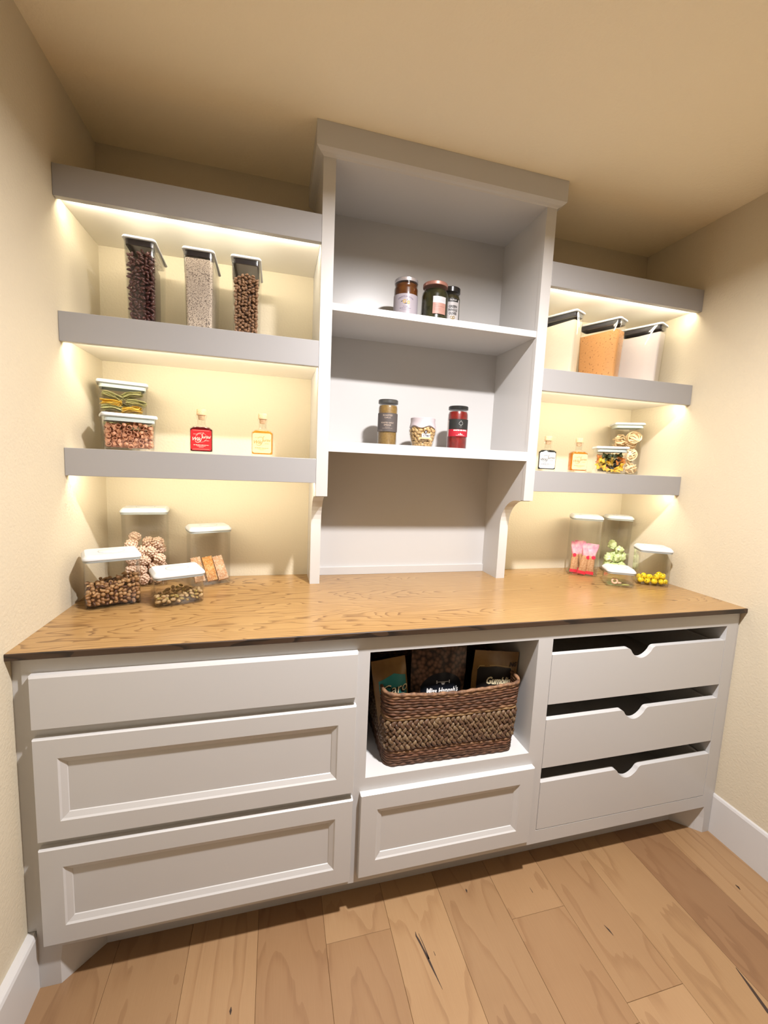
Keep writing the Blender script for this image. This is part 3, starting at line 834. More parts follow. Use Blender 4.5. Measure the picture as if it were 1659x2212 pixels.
for x, y, z in ((-0.030, -0.024, 0.028), (0.002, -0.022, 0.026), (0.030, -0.026, 0.030), (-0.024, 0.022, 0.028), (0.022, 0.020, 0.030), (-0.030, -0.020, 0.064), (0.008, -0.022, 0.068), (0.030, 0.004, 0.070), (-0.004, 0.014, 0.076), (0.014, -0.012, 0.104), (-0.016, -0.010, 0.130)):
    piece(rng.choice(wr), 'wrapped_candy', 'crumpled pale green wrapped candy in the tall right corner container', 'candy', 'pale green wrapped candies', mw @ Matrix.Translation((max(-0.031, min(0.031, x*1.05)), max(-0.0165, min(0.0165, y*0.75)), z)) @ Matrix.Rotation(rng.uniform(0, 6), 4, eul(rng)) @ Matrix.Scale(0.94, 4))
# yellow candies
def candymat():
    m, nt, p = newmat('yellow_candy')
    tc = nd(nt, 'ShaderNodeTexCoord')
    v = nd(nt, 'ShaderNodeTexVoronoi', i_Scale=170.0)
    nt.links.new(tc.outputs['Object'], v.inputs['Vector'])
    n = nd(nt, 'ShaderNodeTexNoise', i_Scale=60.0)
    nt.links.new(tc.outputs['Object'], n.inputs['Vector'])
    mth = nd(nt, 'ShaderNodeMath', operation='MULTIPLY_ADD')
    nt.links.new(n.outputs['Fac'], mth.inputs[0]); mth.inputs[1].default_value = -0.5
    nt.links.new(v.outputs['Distance'], mth.inputs[2])
    r = nd(nt, 'ShaderNodeValToRGB')
    r.color_ramp.elements[0].position = -0.0; r.color_ramp.elements[0].color = (0.03, 0.02, 0.0, 1)
    r.color_ramp.elements[1].position = 0.04; r.color_ramp.elements[1].color = (0.80, 0.60, 0.02, 1)
    nt.links.new(mth.outputs[0], r.inputs[0])
    nt.links.new(r.outputs[0], p.inputs['Base Color'])
    p.inputs['Roughness'].default_value = 0.15
    p.inputs['Subsurface Weight'].default_value = 0.3
    p.inputs['Subsurface Radius'].default_value = (0.02, 0.015, 0.003)
    p.inputs['Subsurface Scale'].default_value = 0.3
    return m
ym = candymat()
ymes = [ellmesh('hard_candy', ym, 0.0125, (1.1, 1, 0.9), 3), ellmesh('hard_candy', ym, 0.0115, (1.15, 1, 0.95), 3)]
mw = xf(*P7)
for x, y, z in ((-0.046, -0.036, 0.020), (-0.022, -0.042, 0.020), (0.004, -0.044, 0.020), (0.030, -0.042, 0.020), (0.047, -0.030, 0.020), (-0.040, -0.008, 0.020), (-0.010, -0.016, 0.021), (0.018, -0.016, 0.020), (0.046, -0.002, 0.02), (-0.034, 0.024, 0.02), (-0.004, 0.016, 0.02), (0.026, 0.018, 0.02),
                (-0.034, -0.030, 0.038), (0.036, -0.034, 0.042), (0.014, -0.034, 0.038), (0.030, -0.010, 0.044), (-0.012, -0.030, 0.036), (0.045, -0.014, 0.040)):
    piece(rng.choice(ymes), 'hard_candy', 'shiny yellow candy with dark seeds in the container nearest the right wall', 'candy', 'yellow seeded candies', mw @ Matrix.Translation((x, y, z)) @ Matrix.Rotation(rng.uniform(0, 6), 4, eul(rng)))
# the few left-overs in the small container
mw = xf(*P8)
bm = BM(); tube(bm, [(0.010*math.cos(t*math.pi/9), 0.010*math.sin(t*math.pi/9), 0) for t in range(18)], 0.0042, 8, True)
piece(mesh_of('candy_ring', bm, mat('beige_candy', (0.70, 0.46, 0.30), 0.4), True), 'candy_ring', 'beige ring candy standing in the nearly empty small container', 'candy', None, mw @ Matrix.Translation((-0.020, -0.030, 0.022)) @ Matrix.Rotation(R(75), 4, 'X'))
bm = BM(); ico(bm, 0.010, 2, (1.5, 0.8, 0.5)); piece(mesh_of('candy_piece', bm, mat('beige_candy_flat', (0.66, 0.44, 0.28), 0.5), True), 'candy_piece', 'beige flat candy lying left in the nearly empty small container', 'candy', None, mw @ Matrix.Translation((-0.004, -0.022, 0.0135)))
bm = BM(); tube(bm, [(0.013*math.cos(t*math.pi/9), 0.006*math.sin(t*math.pi/9), 0) for t in range(18)], 0.0024, 6, True)
piece(mesh_of('candy_loop', bm, mat('olive_candy', (0.36, 0.34, 0.10), 0.4), True), 'candy_loop', 'olive green oval candy lying right in the nearly empty small container', 'candy', None, mw @ Matrix.Translation((0.022, -0.034, 0.0105)))

# pasta rings
rngm = [mat('rose_pasta', (0.52, 0.24, 0.13), 0.55, var=(70, (0.62, 0.33, 0.20))), mat('rose_pasta_deep', (0.38, 0.16, 0.08), 0.55, var=(70, (0.50, 0.24, 0.13)))]
def ringmesh(mt, r=0.0074, l=0.0085, t=0.0011):
    bm = BM()
    n = 16
    def rr_(rad, z): return [(rad*math.cos(2*math.pi*k/n), rad*0.9*math.sin(2*math.pi*k/n), z) for k in range(n)]
    loft(bm, [rr_(r, -l/2), rr_(r, l/2), rr_(r-t, l/2), rr_(r-t, -l/2)], closed=True)
    return mesh_of('pasta_ring', bm, mt, True, 40)
rmes = [ringmesh(rngm[0]), ringmesh(rngm[0], 0.0068, 0.007), ringmesh(rngm[1])]
mw = xf(*PB1)
for p in fill_points(0.132, 0.084, 0.0085, lambda x, y: 0.083+0.006*math.sin(x*60), 0.0142, rng, 'flrt', 0.2):
    piece(rng.choices(rmes, (4, 3, 1))[0], 'pasta_ring', 'rose coloured pasta ring in the short container on the left shelf', 'pasta', 'rose pasta rings', mw @ Matrix.Translation(p) @ Matrix.Rotation(rng.uniform(0, 6.3), 4, 'Z') @ Matrix.Rotation(rng.uniform(0.5, 1.7), 4, 'X'))
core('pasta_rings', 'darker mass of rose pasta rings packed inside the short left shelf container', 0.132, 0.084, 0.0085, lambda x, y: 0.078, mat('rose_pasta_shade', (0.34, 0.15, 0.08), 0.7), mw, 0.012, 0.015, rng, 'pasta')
# ribbon pasta
def ribbon(bm, pts, w, t, nrm):
    """flat noodle along pts; nrm = width direction function(i, tangent)"""
    rings = []
    n = len(pts)
    for i, p in enumerate(pts):
        a, b = Vector(pts[max(i-1, 0)]), Vector(pts[min(i+1, n-1)])
        tg = (b-a).normalized()
        wd = nrm(i, tg)
        wd = (wd - tg*wd.dot(tg)).normalized()
        th = tg.cross(wd)
        p = Vector(p)
        rings.append([tuple(p+wd*w/2+th*t/2), tuple(p-wd*w/2+th*t/2), tuple(p-wd*w/2-th*t/2), tuple(p+wd*w/2-th*t/2)])
    loft(bm, rings)
def nest(mt, seed, rad=0.026, hgt=0.024, n=13, w=0.0048, name='pasta_nest', flat=1.0):
    r = random.Random(seed)
    bm = BM()
    for k in range(n):
        ax = Vector((r.gauss(0, 0.28), r.gauss(0, 0.28), 1)).normalized()
        q = ax.to_track_quat('Z', 'Y').to_matrix()
        ra = rad*r.uniform(0.45, 1.0)
        el = r.uniform(0.72, 1.0)
        ph = r.uniform(0, 6.3)
        z0 = r.uniform(-hgt/2, hgt/2)
        ln = r.uniform(3.2, 6.0)
        m_ = 18
        pts = []
        for i in range(m_+1):
            a = ph+ln*i/m_
            v = Vector((ra*math.cos(a), ra*el*math.sin(a), z0+0.004*math.sin(2*a+k)))
            pts.append(tuple(q @ v))
        sw = r.random() < 0.5
        ribbon(bm, pts, w, 0.0010, (lambda i, tg: q @ Vector((0, 0, 1))) if sw else (lambda i, tg, pp=pts: Vector((pp[i][0], pp[i][1], 0.012))))
    # strands lying across the nest
    for k in range(4):
        a = r.uniform(0, 6.3)
        dv, nv = Vector((math.cos(a), math.sin(a), 0)), Vector((-math.sin(a), math.cos(a), 0))
        o_ = r.uniform(-0.5, 0.5)*rad
        pts = [tuple(dv*(t-0.5)*1.5*rad+nv*(o_+0.004*math.sin(t*5+k))+Vector((0, 0, r.choice((-1, 1))*0+hgt*0.5*(0.6+0.5*math.sin(t*3.14))))) for t in [j/8 for j in range(9)]]
        ribbon(bm, pts, w, 0.001, lambda i, tg: nv)
    return mesh_of(name, bm, mt, True, 40)
palem = mat('pale_egg_pasta', (0.74, 0.55, 0.33), 0.55, var=(40, (0.82, 0.67, 0.44)))
nests = [nest(palem, s) for s in (3, 5, 8)]
mw = xf(*PD2)
for i, (x, y, z, rx, ry) in enumerate(((0.024, -0.030, 0.112, 80, 10), (-0.024, -0.020, 0.104, 8, 8), (0.018, -0.030, 0.064, 70, -15), (-0.026, -0.022, 0.066, 70, 10), (0.022, -0.026, 0.026, 25, 8), (-0.024, -0.02, 0.028, 10, 0), (0.02, 0.024, 0.10, 60, 0), (-0.02, 0.024, 0.08, 30, 0), (0.0, 0.022, 0.035, 10, 0))):
    lb = ['upper right', 'upper left', 'middle right', 'middle left', 'lower right', 'lower left', 'rear upper', 'rear middle', 'rear lower'][i]
    piece(nests[i % 3], 'pasta_nest', 'pale ribbon pasta nest, %s in the tall right shelf container' % lb, 'pasta', 'pale pasta nests', mw @ Matrix.Translation((x*1.12, y*0.50, 0.030+(z-0.026)*1.62)) @ Matrix.Rotation(R(rx), 4, 'X') @ Matrix.Rotation(R(ry), 4, 'Y') @ Matrix.Rotation(i*1.3, 4, 'Z') @ Matrix.Scale(1.22, 4))
def bundle(mt, seed, l=0.062, n=14, name='pasta_bundle'):
    r = random.Random(seed)
    bm = BM()
    for k in range(n):
        y, z = r.uniform(-0.020, 0.020), r.uniform(-0.0085, 0.0085)
        a = r.gauss(0, 0.10)
        L_ = l*r.uniform(0.75, 1.0)
        cv_ = r.uniform(0.002, 0.006)
        pts = [((t-0.5)*L_, y+(t-0.5)*L_*a, z+cv_*math.sin(math.pi*t)+0.0015*math.sin(t*9+k)) for t in [j/8 for j in range(9)]]
        if r.random() < 0.35:  # folded end
            e_ = pts[-1]
            pts += [(e_[0]+0.003, e_[1], e_[2]+0.003), (e_[0], e_[1]+0.001, e_[2]+0.006), (e_[0]-0.02, e_[1]+0.002, e_[2]+0.007)]
        ti = r.gauss(0, 0.35)
        ribbon(bm, pts, 0.0062, 0.0012, lambda i, tg: Vector((0, math.cos(ti), math.sin(ti))))
    return mesh_of(name, bm, mt, True, 40)
greenp = mat('spinach_pasta', (0.31, 0.30, 0.12), 0.6, var=(60, (0.42, 0.40, 0.19)))
yellp = mat('saffron_pasta', (0.56, 0.33, 0.02), 0.55, var=(60, (0.64, 0.42, 0.06)))
gb = [bundle(greenp, s) for s in (1, 2, 3)]
yb_ = [bundle(yellp, s) for s in (4, 5)]
mw = xf(*PB2)
for i, (x, y, z, ry, rz, y_) in enumerate(((-0.032, -0.020, 0.176, 18, 6, 0), (0.026, -0.022, 0.184, -14, -8, 0), (-0.036, -0.022, 0.154, 4, -4, 1), (0.036, -0.020, 0.160, 4, 6, 0), (-0.034, -0.02, 0.136, 2, 4, 0), (0.022, -0.022, 0.136, -3, -6, 1), (0.04, -0.02, 0.112, 3, 8, 0), (-0.030, -0.02, 0.112, 0, 0, 1), (0.03, -0.02, 0.086, 0, 6, 1), (-0.03, -0.02, 0.086, 3, -6, 0),
                                   (0.03, -0.02, 0.058, 0, 4, 0), (-0.03, -0.02, 0.058, 0, -4, 1), (-0.03, -0.02, 0.03, 0, 4, 0), (0.03, -0.02, 0.03, 0, -3, 0), (0.0, 0.022, 0.16, 5, 90, 0), (0.0, 0.024, 0.11, 5, 20, 0), (0, 0.024, 0.06, 0, 10, 1))):
    lv = ['top left', 'top right', 'second row left', 'second row right', 'third row left', 'third row right', 'fourth row right', 'fourth row left', 'fifth row right', 'fifth row left', 'sixth row right', 'sixth row left', 'bottom left', 'bottom right', 'rear top', 'rear middle', 'rear bottom'][i]
    me = yb_[i % 2] if y_ else gb[i % 3]
    piece(me, 'pasta_bundle', '%s bundle of ribbon pasta, %s in its tall left shelf container' % ('yellow' if y_ else 'grey green', lv), 'pasta', 'green and yellow pasta bundles', mw @ Matrix.Translation((x, y, z)) @ Matrix.Rotation(R(ry), 4, 'Y') @ Matrix.Rotation(R(rz), 4, 'Z'))
# bow ties
def bowtie(mt, r=0.016):
    bm = BM()
    nx, ny = 12, 6
    g = []
    for i in range(nx+1):
        u = i/nx*2-1
        row = []
        for j in range(ny+1):
            v = j/ny*2-1
            wid = 0.35+0.65*abs(u)**0.8
            x = u*r*(1+(0.06*math.cos(v*9) if abs(u) > 0.95 else 0))
            y = v*r*0.62*wid
            z = 0.0028*math.cos(v*math.pi*1.5)*(1-abs(u))**1.5*2 + 0.0016*math.sin(u*5+v*2)
            row.append((x, y, z))
        g.append(row)
    t = 0.0006
    A = [[bm.verts.new((x, y, z+t)) for x, y, z in row] for row in g]
    B = [[bm.verts.new((x, y, z-t)) for x, y, z in row] for row in g]
    for i in range(nx):
        for j in range(ny):
            bm.faces.new((A[i][j], A[i+1][j], A[i+1][j+1], A[i][j+1])); bm.faces.new((B[i][j], B[i][j+1], B[i+1][j+1], B[i+1][j]))
    ed = [(i, 0) for i in range(nx)] + [(nx, j) for j in range(ny)] + [(i, ny) for i in range(nx, 0, -1)] + [(0, j) for j in range(ny, 0, -1)]
    for a, b in zip(ed, ed[1:]+ed[:1]): bm.faces.new((A[a[0]][a[1]], B[a[0]][a[1]], B[b[0]][b[1]], A[b[0]][b[1]]))
    return mesh_of('bow_tie_pasta', bm, mt, True, 50)
bt = {'yellow': bowtie(mat('yellow_bow_pasta', (0.68, 0.42, 0.035), 0.5)), 'dark green': bowtie(mat('green_bow_pasta', (0.045, 0.055, 0.015), 0.55)), 'orange': bowtie(mat('orange_bow_pasta', (0.46, 0.16, 0.025), 0.5)), 'black': bowtie(mat('black_bow_pasta', (0.022, 0.022, 0.020), 0.5)), 'striped': bowtie(mat('striped_bow_pasta', (0.44, 0.24, 0.02), 0.5, var=(150, (0.10, 0.10, 0.02))))}
mw = xf(*PD1)
spots = [('striped', -0.030, -0.044, 0.034, 85, 20), ('orange', 0.036, -0.045, 0.040, 85, 15), ('dark green', -0.018, -0.043, 0.058, 75, -10), ('yellow', 0.018, -0.044, 0.018, 85, 15), ('dark green', 0.024, -0.04, 0.060, 70, 15), ('yellow', -0.036, -0.044, 0.022, 90, 0), ('yellow', 0.040, -0.044, 0.026, 90, 80), ('black', 0.014, -0.042, 0.026, 80, 40), ('black', 0.022, -0.040, 0.044, 70, -30), ('dark green', -0.010, -0.038, 0.050, 60, 20), ('dark green', 0.004, -0.034, 0.060, 30, -20), ('yellow', -0.014, -0.044, 0.038, 85, -25), ('striped', 0.002, -0.046, 0.040, 85, 75),
         ('orange', -0.046, -0.030, 0.048, 80, 85), ('yellow', -0.044, -0.038, 0.036, 85, 60), ('orange', 0.038, -0.036, 0.052, 75, -40), ('yellow', -0.012, -0.040, 0.014, 15, 10), ('yellow', 0.020, -0.040, 0.012, 40, -10), ('yellow', -0.030, -0.024, 0.056, 60, 50), ('orange', 0.030, -0.020, 0.060, 30, 10), ('yellow', -0.036, 0.004, 0.050, 20, 60),
         ('dark green', 0.0, 0.0, 0.054, 10, 0), ('orange', 0.034, 0.01, 0.048, 15, 30), ('yellow', 0.0, 0.03, 0.045, 10, 80), ('black', -0.03, 0.03, 0.04, 15, 20), ('dark green', 0.03, 0.034, 0.04, 15, 0), ('dark green', -0.030, -0.030, 0.030, 60, 20), ('orange', 0.002, -0.028, 0.024, 60, 0), ('yellow', 0.044, -0.01, 0.03, 80, 90), ('black', -0.005, -0.02, 0.036, 40, 70)]
for c_, x, y, z, rx, rz in spots:
    piece(bt[c_], 'bow_tie_pasta', '%s bow tie pasta in the short container on the right shelf' % c_, 'pasta', '%s bow tie pasta pieces' % c_, mw @ Matrix.Translation((x*1.02, y*0.80, 0.012+(z-0.010)*1.32)) @ Matrix.Rotation(R(rx), 4, 'X') @ Matrix.Rotation(R(rz), 4, 'Z') @ Matrix.Scale(1.12, 4))
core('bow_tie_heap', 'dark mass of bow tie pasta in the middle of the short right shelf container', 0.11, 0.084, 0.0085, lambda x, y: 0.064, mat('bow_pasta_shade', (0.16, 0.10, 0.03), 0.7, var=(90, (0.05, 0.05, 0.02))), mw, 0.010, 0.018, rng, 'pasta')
# beans
def beans(P, w, d, zt, s, mt, me, name, label, group, corelabel, corename, cm):
    mw = xf(*P)
    w0 = w*0.90-0.015
    d0 = d*0.90-0.016
    tp = lambda x, y: zt+0.006*math.sin(x*70+1)+y*0.05
    def tap(p):
        k = 1+0.09*p.z/0.24
        return Vector((p.x*k, p.y*k, p.z))
    for p in fill_points(w0, d0, 0.0085, tp, s, rng, 'flrt', 0.34, 3)[:300]:
        if p.y > 0.03: continue
        piece(me, name, label, 'bean', group, mw @ Matrix.Translation(tap(p)) @ Matrix.Rotation(rng.gauss(0, 0.5), 4, 'Z') @ Matrix.Rotation(rng.gauss(0, 0.7), 4, 'Y') @ Matrix.Rotation(rng.uniform(0, 6.3), 4, 'X'))
    core(corename, corelabel, w0, d0, 0.0085, tp, cm, mw, s, s*0.75, rng, 'beans')
bm1 = mat('dark_red_bean', (0.085, 0.020, 0.018), 0.35, var=(140, (0.045, 0.012, 0.012)))
bm2 = mat('brown_bean', (0.27, 0.145, 0.075), 0.4, var=(160, (0.19, 0.10, 0.05)))
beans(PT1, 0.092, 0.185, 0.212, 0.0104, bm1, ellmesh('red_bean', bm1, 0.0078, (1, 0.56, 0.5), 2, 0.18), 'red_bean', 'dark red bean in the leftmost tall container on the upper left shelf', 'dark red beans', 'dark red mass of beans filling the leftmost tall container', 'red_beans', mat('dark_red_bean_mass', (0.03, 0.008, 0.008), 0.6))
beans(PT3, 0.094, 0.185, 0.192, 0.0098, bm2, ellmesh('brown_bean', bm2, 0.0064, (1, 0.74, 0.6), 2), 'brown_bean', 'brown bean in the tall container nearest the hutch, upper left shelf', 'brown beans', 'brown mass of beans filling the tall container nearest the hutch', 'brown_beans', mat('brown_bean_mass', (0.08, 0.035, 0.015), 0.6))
# grain, flour and sugar fill their boxes to the walls
def specklemat(name, base, spot, sc, amt):
    m, nt, p = newmat(name)
    tc = nd(nt, 'ShaderNodeTexCoord')
    n = nd(nt, 'ShaderNodeTexNoise', i_Scale=sc, i_Detail=1.0)
    nt.links.new(tc.outputs['Object'], n.inputs['Vector'])
    r = nd(nt, 'ShaderNodeValToRGB')
    r.color_ramp.elements[0].position = amt; r.color_ramp.elements[0].color = (*spot, 1)
    r.color_ramp.elements[1].position = amt+0.10; r.color_ramp.elements[1].color = (*base, 1)
    nt.links.new(n.outputs['Fac'], r.inputs[0])
    nt.links.new(r.outputs[0], p.inputs['Base Color'])
    b = nd(nt, 'ShaderNodeBump', i_Strength=0.5, i_Distance=0.002)
    nt.links.new(n.outputs['Fac'], b.inputs['Height'])
    nt.links.new(b.outputs[0], p.inputs['Normal'])
    p.inputs['Roughness'].default_value = 0.8
    return m
def powder(P, w, d, zt, mt, name, label, slope):
    mw = xf(*P)
    bm = BM()
    th = 0.0028
    rings = []
    for k in range(14):
        z = 0.0085+(zt-0.0085)*k/13
        t = 0.9+0.1*z/0.245
        rings.append([(x, y, z+(slope(x, y) if k == 13 else 0)) for x, y in rrect((w-0.008)*t-2*th, (d-0.008)*t-2*th, 0.009)])
    vv = loft(bm, rings, True, False)
    c = bm.verts.new((0, 0, zt+slope(0, 0)+0.006))
    last = vv[-1]
    for i in range(len(last)): bm.faces.new((last[i], last[(i+1) % len(last)], c))
    o = link(name, mesh_of(name, bm, mt, True, 45))
    o.matrix_world = mw
    tag(o, label, name.replace('_', ' ').split()[-1], kind='stuff')
powder(PT2, 0.095, 0.185, 0.218, specklemat('speckled_grain', (0.50, 0.42, 0.34), (0.13, 0.10, 0.085), 380, 0.38), 'mixed_grain', 'pale grain with dark specks filling the middle tall container', lambda x, y: 0.005*math.cos(x*50))
powder(PR1, 0.076, 0.180, 0.212, mat('cream_flour', (0.64, 0.55, 0.41), 0.9, bump=(60, 0.3, 0.004)), 'cream_flour', 'cream flour in the tall container beside the hutch', lambda x, y: -y*0.06+0.003*math.sin(x*120))
powder(PR2, 0.076, 0.180, 0.206, specklemat('brown_sugar', (0.52, 0.255, 0.085), (0.24, 0.10, 0.03), 130, 0.27), 'brown_sugar', 'orange brown sugar in the middle tall container on the right', lambda x, y: -y*0.05+0.004*math.sin(y*90))
powder(PR3, 0.078, 0.180, 0.214, mat('white_flour', (0.60, 0.535, 0.50), 0.9, bump=(60, 0.3, 0.004)), 'white_flour', 'white flour in the tall container nearest the right wall', lambda x, y: -y*0.06)

# ------------------------------------------------------------------ square bottles with cork stoppers
bw_, bd_ = 0.0705, 0.046
def script_word(size, sc):
    """the slanted script on the bottle labels with its big swash capital inside a ring"""
    it = []
    it.append(offs(text_mesh('Wiki', 0.0155*sc, 0.35, 0.0002*sc), -0.0145*sc, -0.0035*sc))
    it.append(offs(text_mesh('urini', 0.0135*sc, 0.35, 0.0002*sc), 0.0150*sc, 0.0040*sc))
    def arcp(cx, cy, rx, ry, a0, a1, n=18): return [(cx+rx*math.cos(R(a0+(a1-a0)*k/n)), cy+ry*math.sin(R(a0+(a1-a0)*k/n))) for k in range(n+1)]
    sw = arcp(-0.004*sc, 0.0085*sc, 0.0085*sc, 0.0058*sc, 200, 40) + [(0.0045*sc, 0.008*sc), (0.0005*sc, -0.004*sc), (-0.0035*sc, -0.0115*sc), (-0.009*sc, -0.0145*sc), (-0.015*sc, -0.0135*sc), (-0.0185*sc, -0.009*sc)]
    it.append(stroke(sw, [0.0006*sc]*6+[0.0011*sc]*14+[0.0017*sc]*2+[0.0013*sc]*2+[0.0006*sc]))
    it.append(stroke([(0.0045*sc, 0.0155*sc), (0.0075*sc, 0.0185*sc), (0.001*sc, 0.006*sc)], [0.0005*sc, 0.001*sc, 0.0012*sc]))
    return it
def ring_mark(rx, ry, w): return stroke([(rx*math.cos(k*math.pi/24), ry*math.sin(k*math.pi/24)) for k in range(49)], w)
def bottle(label, loc, rz, liq, labcol, ink, deepink):
    t = thing('bottle', label, 'bottle', loc, rz, 'square cork stoppered bottles')
    def rg(w, d, r, z): return [(x, y, z) for x, y in rrect(w, d, r, 6)]
    bm = BM()
    loft(bm, [rg(bw_-0.006, bd_-0.006, 0.008, 0), rg(bw_, bd_, 0.009, 0.003), rg(bw_, bd_, 0.009, 0.0815), rg(bw_-0.003, bd_-0.002, 0.010, 0.0840), rg(bw_*0.72, bd_*0.82, 0.014, 0.0895), rg(0.030, 0.030, 0.0149, 0.0935), rg(0.0255, 0.0255, 0.0127, 0.0965),
              rg(0.0260, 0.0260, 0.0129, 0.1120), rg(0.0315, 0.0315, 0.0157, 0.1200), rg(0.0350, 0.0350, 0.0174, 0.1255), rg(0.0335, 0.0335, 0.0167, 0.1272), rg(0.0230, 0.0230, 0.0114, 0.1272), rg(0.0215, 0.0215, 0.0107, 0.1100), rg(0.0215, 0.0215, 0.0107, 0.0960)], True, False)
    obj('body', bm, M['glass'], t, True, 50)
    bm = BM()
    loft(bm, [rg(bw_-0.010, bd_-0.010, 0.007, 0.0075), rg(bw_-0.004, bd_-0.004, 0.008, 0.0095), rg(bw_-0.004, bd_-0.004, 0.008, 0.0805), rg(bw_*0.72-0.003, bd_*0.8-0.003, 0.013, 0.0880)])
    obj('liquid', bm, liq, t, True, 50)
    bm = BM()
    lathe(bm, [(0.0085, 0.112), (0.0112, 0.1225), (0.0118, 0.1272), (0.0148, 0.1274), (0.0150, 0.129), (0.0149, 0.1445), (0.0142, 0.146)], 28)
    obj('stopper', bm, M['cork'], t, True, 40)
    lw, lz0, lz1 = 0.062, 0.0115, 0.0785
    bm = BM()
    c = 0.0045
    pts = [(-lw/2+c, lz0), (lw/2-c, lz0), (lw/2, lz0+c), (lw/2, lz1-c), (lw/2-c, lz1), (-lw/2+c, lz1), (-lw/2, lz1-c), (-lw/2, lz0+c)]
    prism(bm, pts, 'y', -bd_/2-0.0007, -bd_/2-0.0001)
    lab = obj('label', bm, labcol, t)
    zc = (lz0+lz1)/2
    yy = -bd_/2-0.00095
    r_ = random.Random(5)
    bm = BM()
    prints(bm, script_word(1, 1.0), flatmap(yy, zc+0.006))
    it = []
    for y, w, h in ((-0.0185, 0.046, 0.0019), (-0.0222, 0.026, 0.0014), (-0.0255, 0.014, 0.0010)): it += bars_line(r_, 0, y, w, h)
    it += bars_line(r_, -0.017, 0.0165, 0.012, 0.0013) + bars_line(r_, 0.017, -0.0045+0.001, 0.014, 0.0015)
    prints(bm, it, flatmap(yy, zc+0.002))
    obj('lettering', bm, deepink, lab)
    bm = BM()
    prints(bm, [offs(ring_mark(0.0165, 0.0155, 0.0006), 0.0, 0.0085), poly_bar(0, 0.0305, 0.050, 0.0006), poly_bar(0, -0.0300, 0.050, 0.0006)], flatmap(yy, zc))
    obj('border_marks', bm, ink, lab)
    return t
inkred = mat('pale_rose_ink', (0.86, 0.52, 0.44), 0.5); inkredd = mat('cream_pink_ink', (0.90, 0.66, 0.55), 0.5)
inkgold = mat('gold_ink', (0.62, 0.50, 0.22), 0.5); inkgoldd = mat('ochre_ink', (0.50, 0.27, 0.06), 0.5)
inkblk = mat('grey_ink', (0.35, 0.35, 0.35), 0.5); inkblkd = mat('black_ink', (0.03, 0.03, 0.03), 0.5)
inkora = mat('orange_ink', (0.70, 0.48, 0.26), 0.5); inkorad = mat('rust_ink', (0.50, 0.16, 0.05), 0.5)
bottle('square bottle with a bright red label and cork stopper on the left shelf', (-0.645, -0.200, LZ['C'][0]), R(6), liquidmat('dark_red_liquid', (0.16, 0.006, 0.010), 0.5), mat('red_label', (0.72, 0.008, 0.012), 0.5), inkred, inkredd)
bottle('square bottle of golden liquid with a cream label on the left shelf', (-0.449, -0.200, LZ['C'][0]), R(-3), liquidmat('golden_liquid', (0.88, 0.56, 0.08), 0.3), mat('cream_label', (0.62, 0.53, 0.30), 0.5), inkgold, inkgoldd)
bottle('square bottle of dark liquid with a white label on the right shelf', (0.710, -0.170, RZ['C'][0]), R(-30), liquidmat('black_liquid', (0.02, 0.025, 0.02), 0.6), mat('white_label', (0.56, 0.55, 0.54), 0.5), inkblk, inkblkd)
bottle('square bottle of amber liquid with a cream label on the right shelf', (0.864, -0.170, RZ['C'][0]), R(-18), liquidmat('amber_liquid', (0.85, 0.42, 0.04), 0.35), mat('peach_label', (0.62, 0.49, 0.28), 0.5), inkora, inkorad)

# ------------------------------------------------------------------ jars in the hutch
def jar(label, loc, r, h, prof, fill, lidm, lidr, lidh, rz=0.0):
    """prof: body profile (radius, z) up to the mouth; fill material; lid on top"""
    t = thing('jar', label, 'jar', loc, rz)
    bm = BM(); lathe(bm, prof, 36); obj('body', bm, M['glass'], t, True, 60)
    bm = BM(); lathe(bm, [(max(q-0.0022, 0.001), max(z, 0.004)) for q, z in prof if z < h-lidh-0.004], 36)
    obj('filling', bm, fill, t, True, 60)
    bm = BM()
    lathe(bm, [(lidr-0.0012, h-lidh), (lidr, h-lidh+0.001), (lidr, h-0.0025), (lidr-0.002, h-0.0004), (lidr-0.006, h), (lidr-0.008, h-0.0012), (0.001, h-0.0012)], 40)
    obj('lid', bm, lidm, t, True, 35)
    return t
def wrap(t, name, mt, r, z0, z1, a0, a1, n=24, parent=None):
    """label wrapped on the jar between two angles (0 = facing -y)"""
    bm = BM()
    rings = []
    for k in range(n+1):
        a = R(a0+(a1-a0)*k/n)
        rings.append([((r+q)*math.sin(a), -(r+q)*math.cos(a), z) for q, z in ((0.0001, z0), (0.0007, z0), (0.0007, z1), (0.0001, z1))])
    loft(bm, rings)
    return obj(name, bm, mt, parent or t, True, 40)
def letter(lab, items, r, zc, ang, mt, name='lettering'):
    bm = BM(); prints(bm, items, cylmap(r+0.0009, zc, R(ang)))
    return obj(name, bm, mt, lab)
zs2, zs1 = S2T-0.0004, S1T
r_ = random.Random(9)
A = lambda x, y: math.degrees(math.atan2(CAMPOS.x-x, -(CAMPOS.y-y)))   # bearing from a jar to where people stand
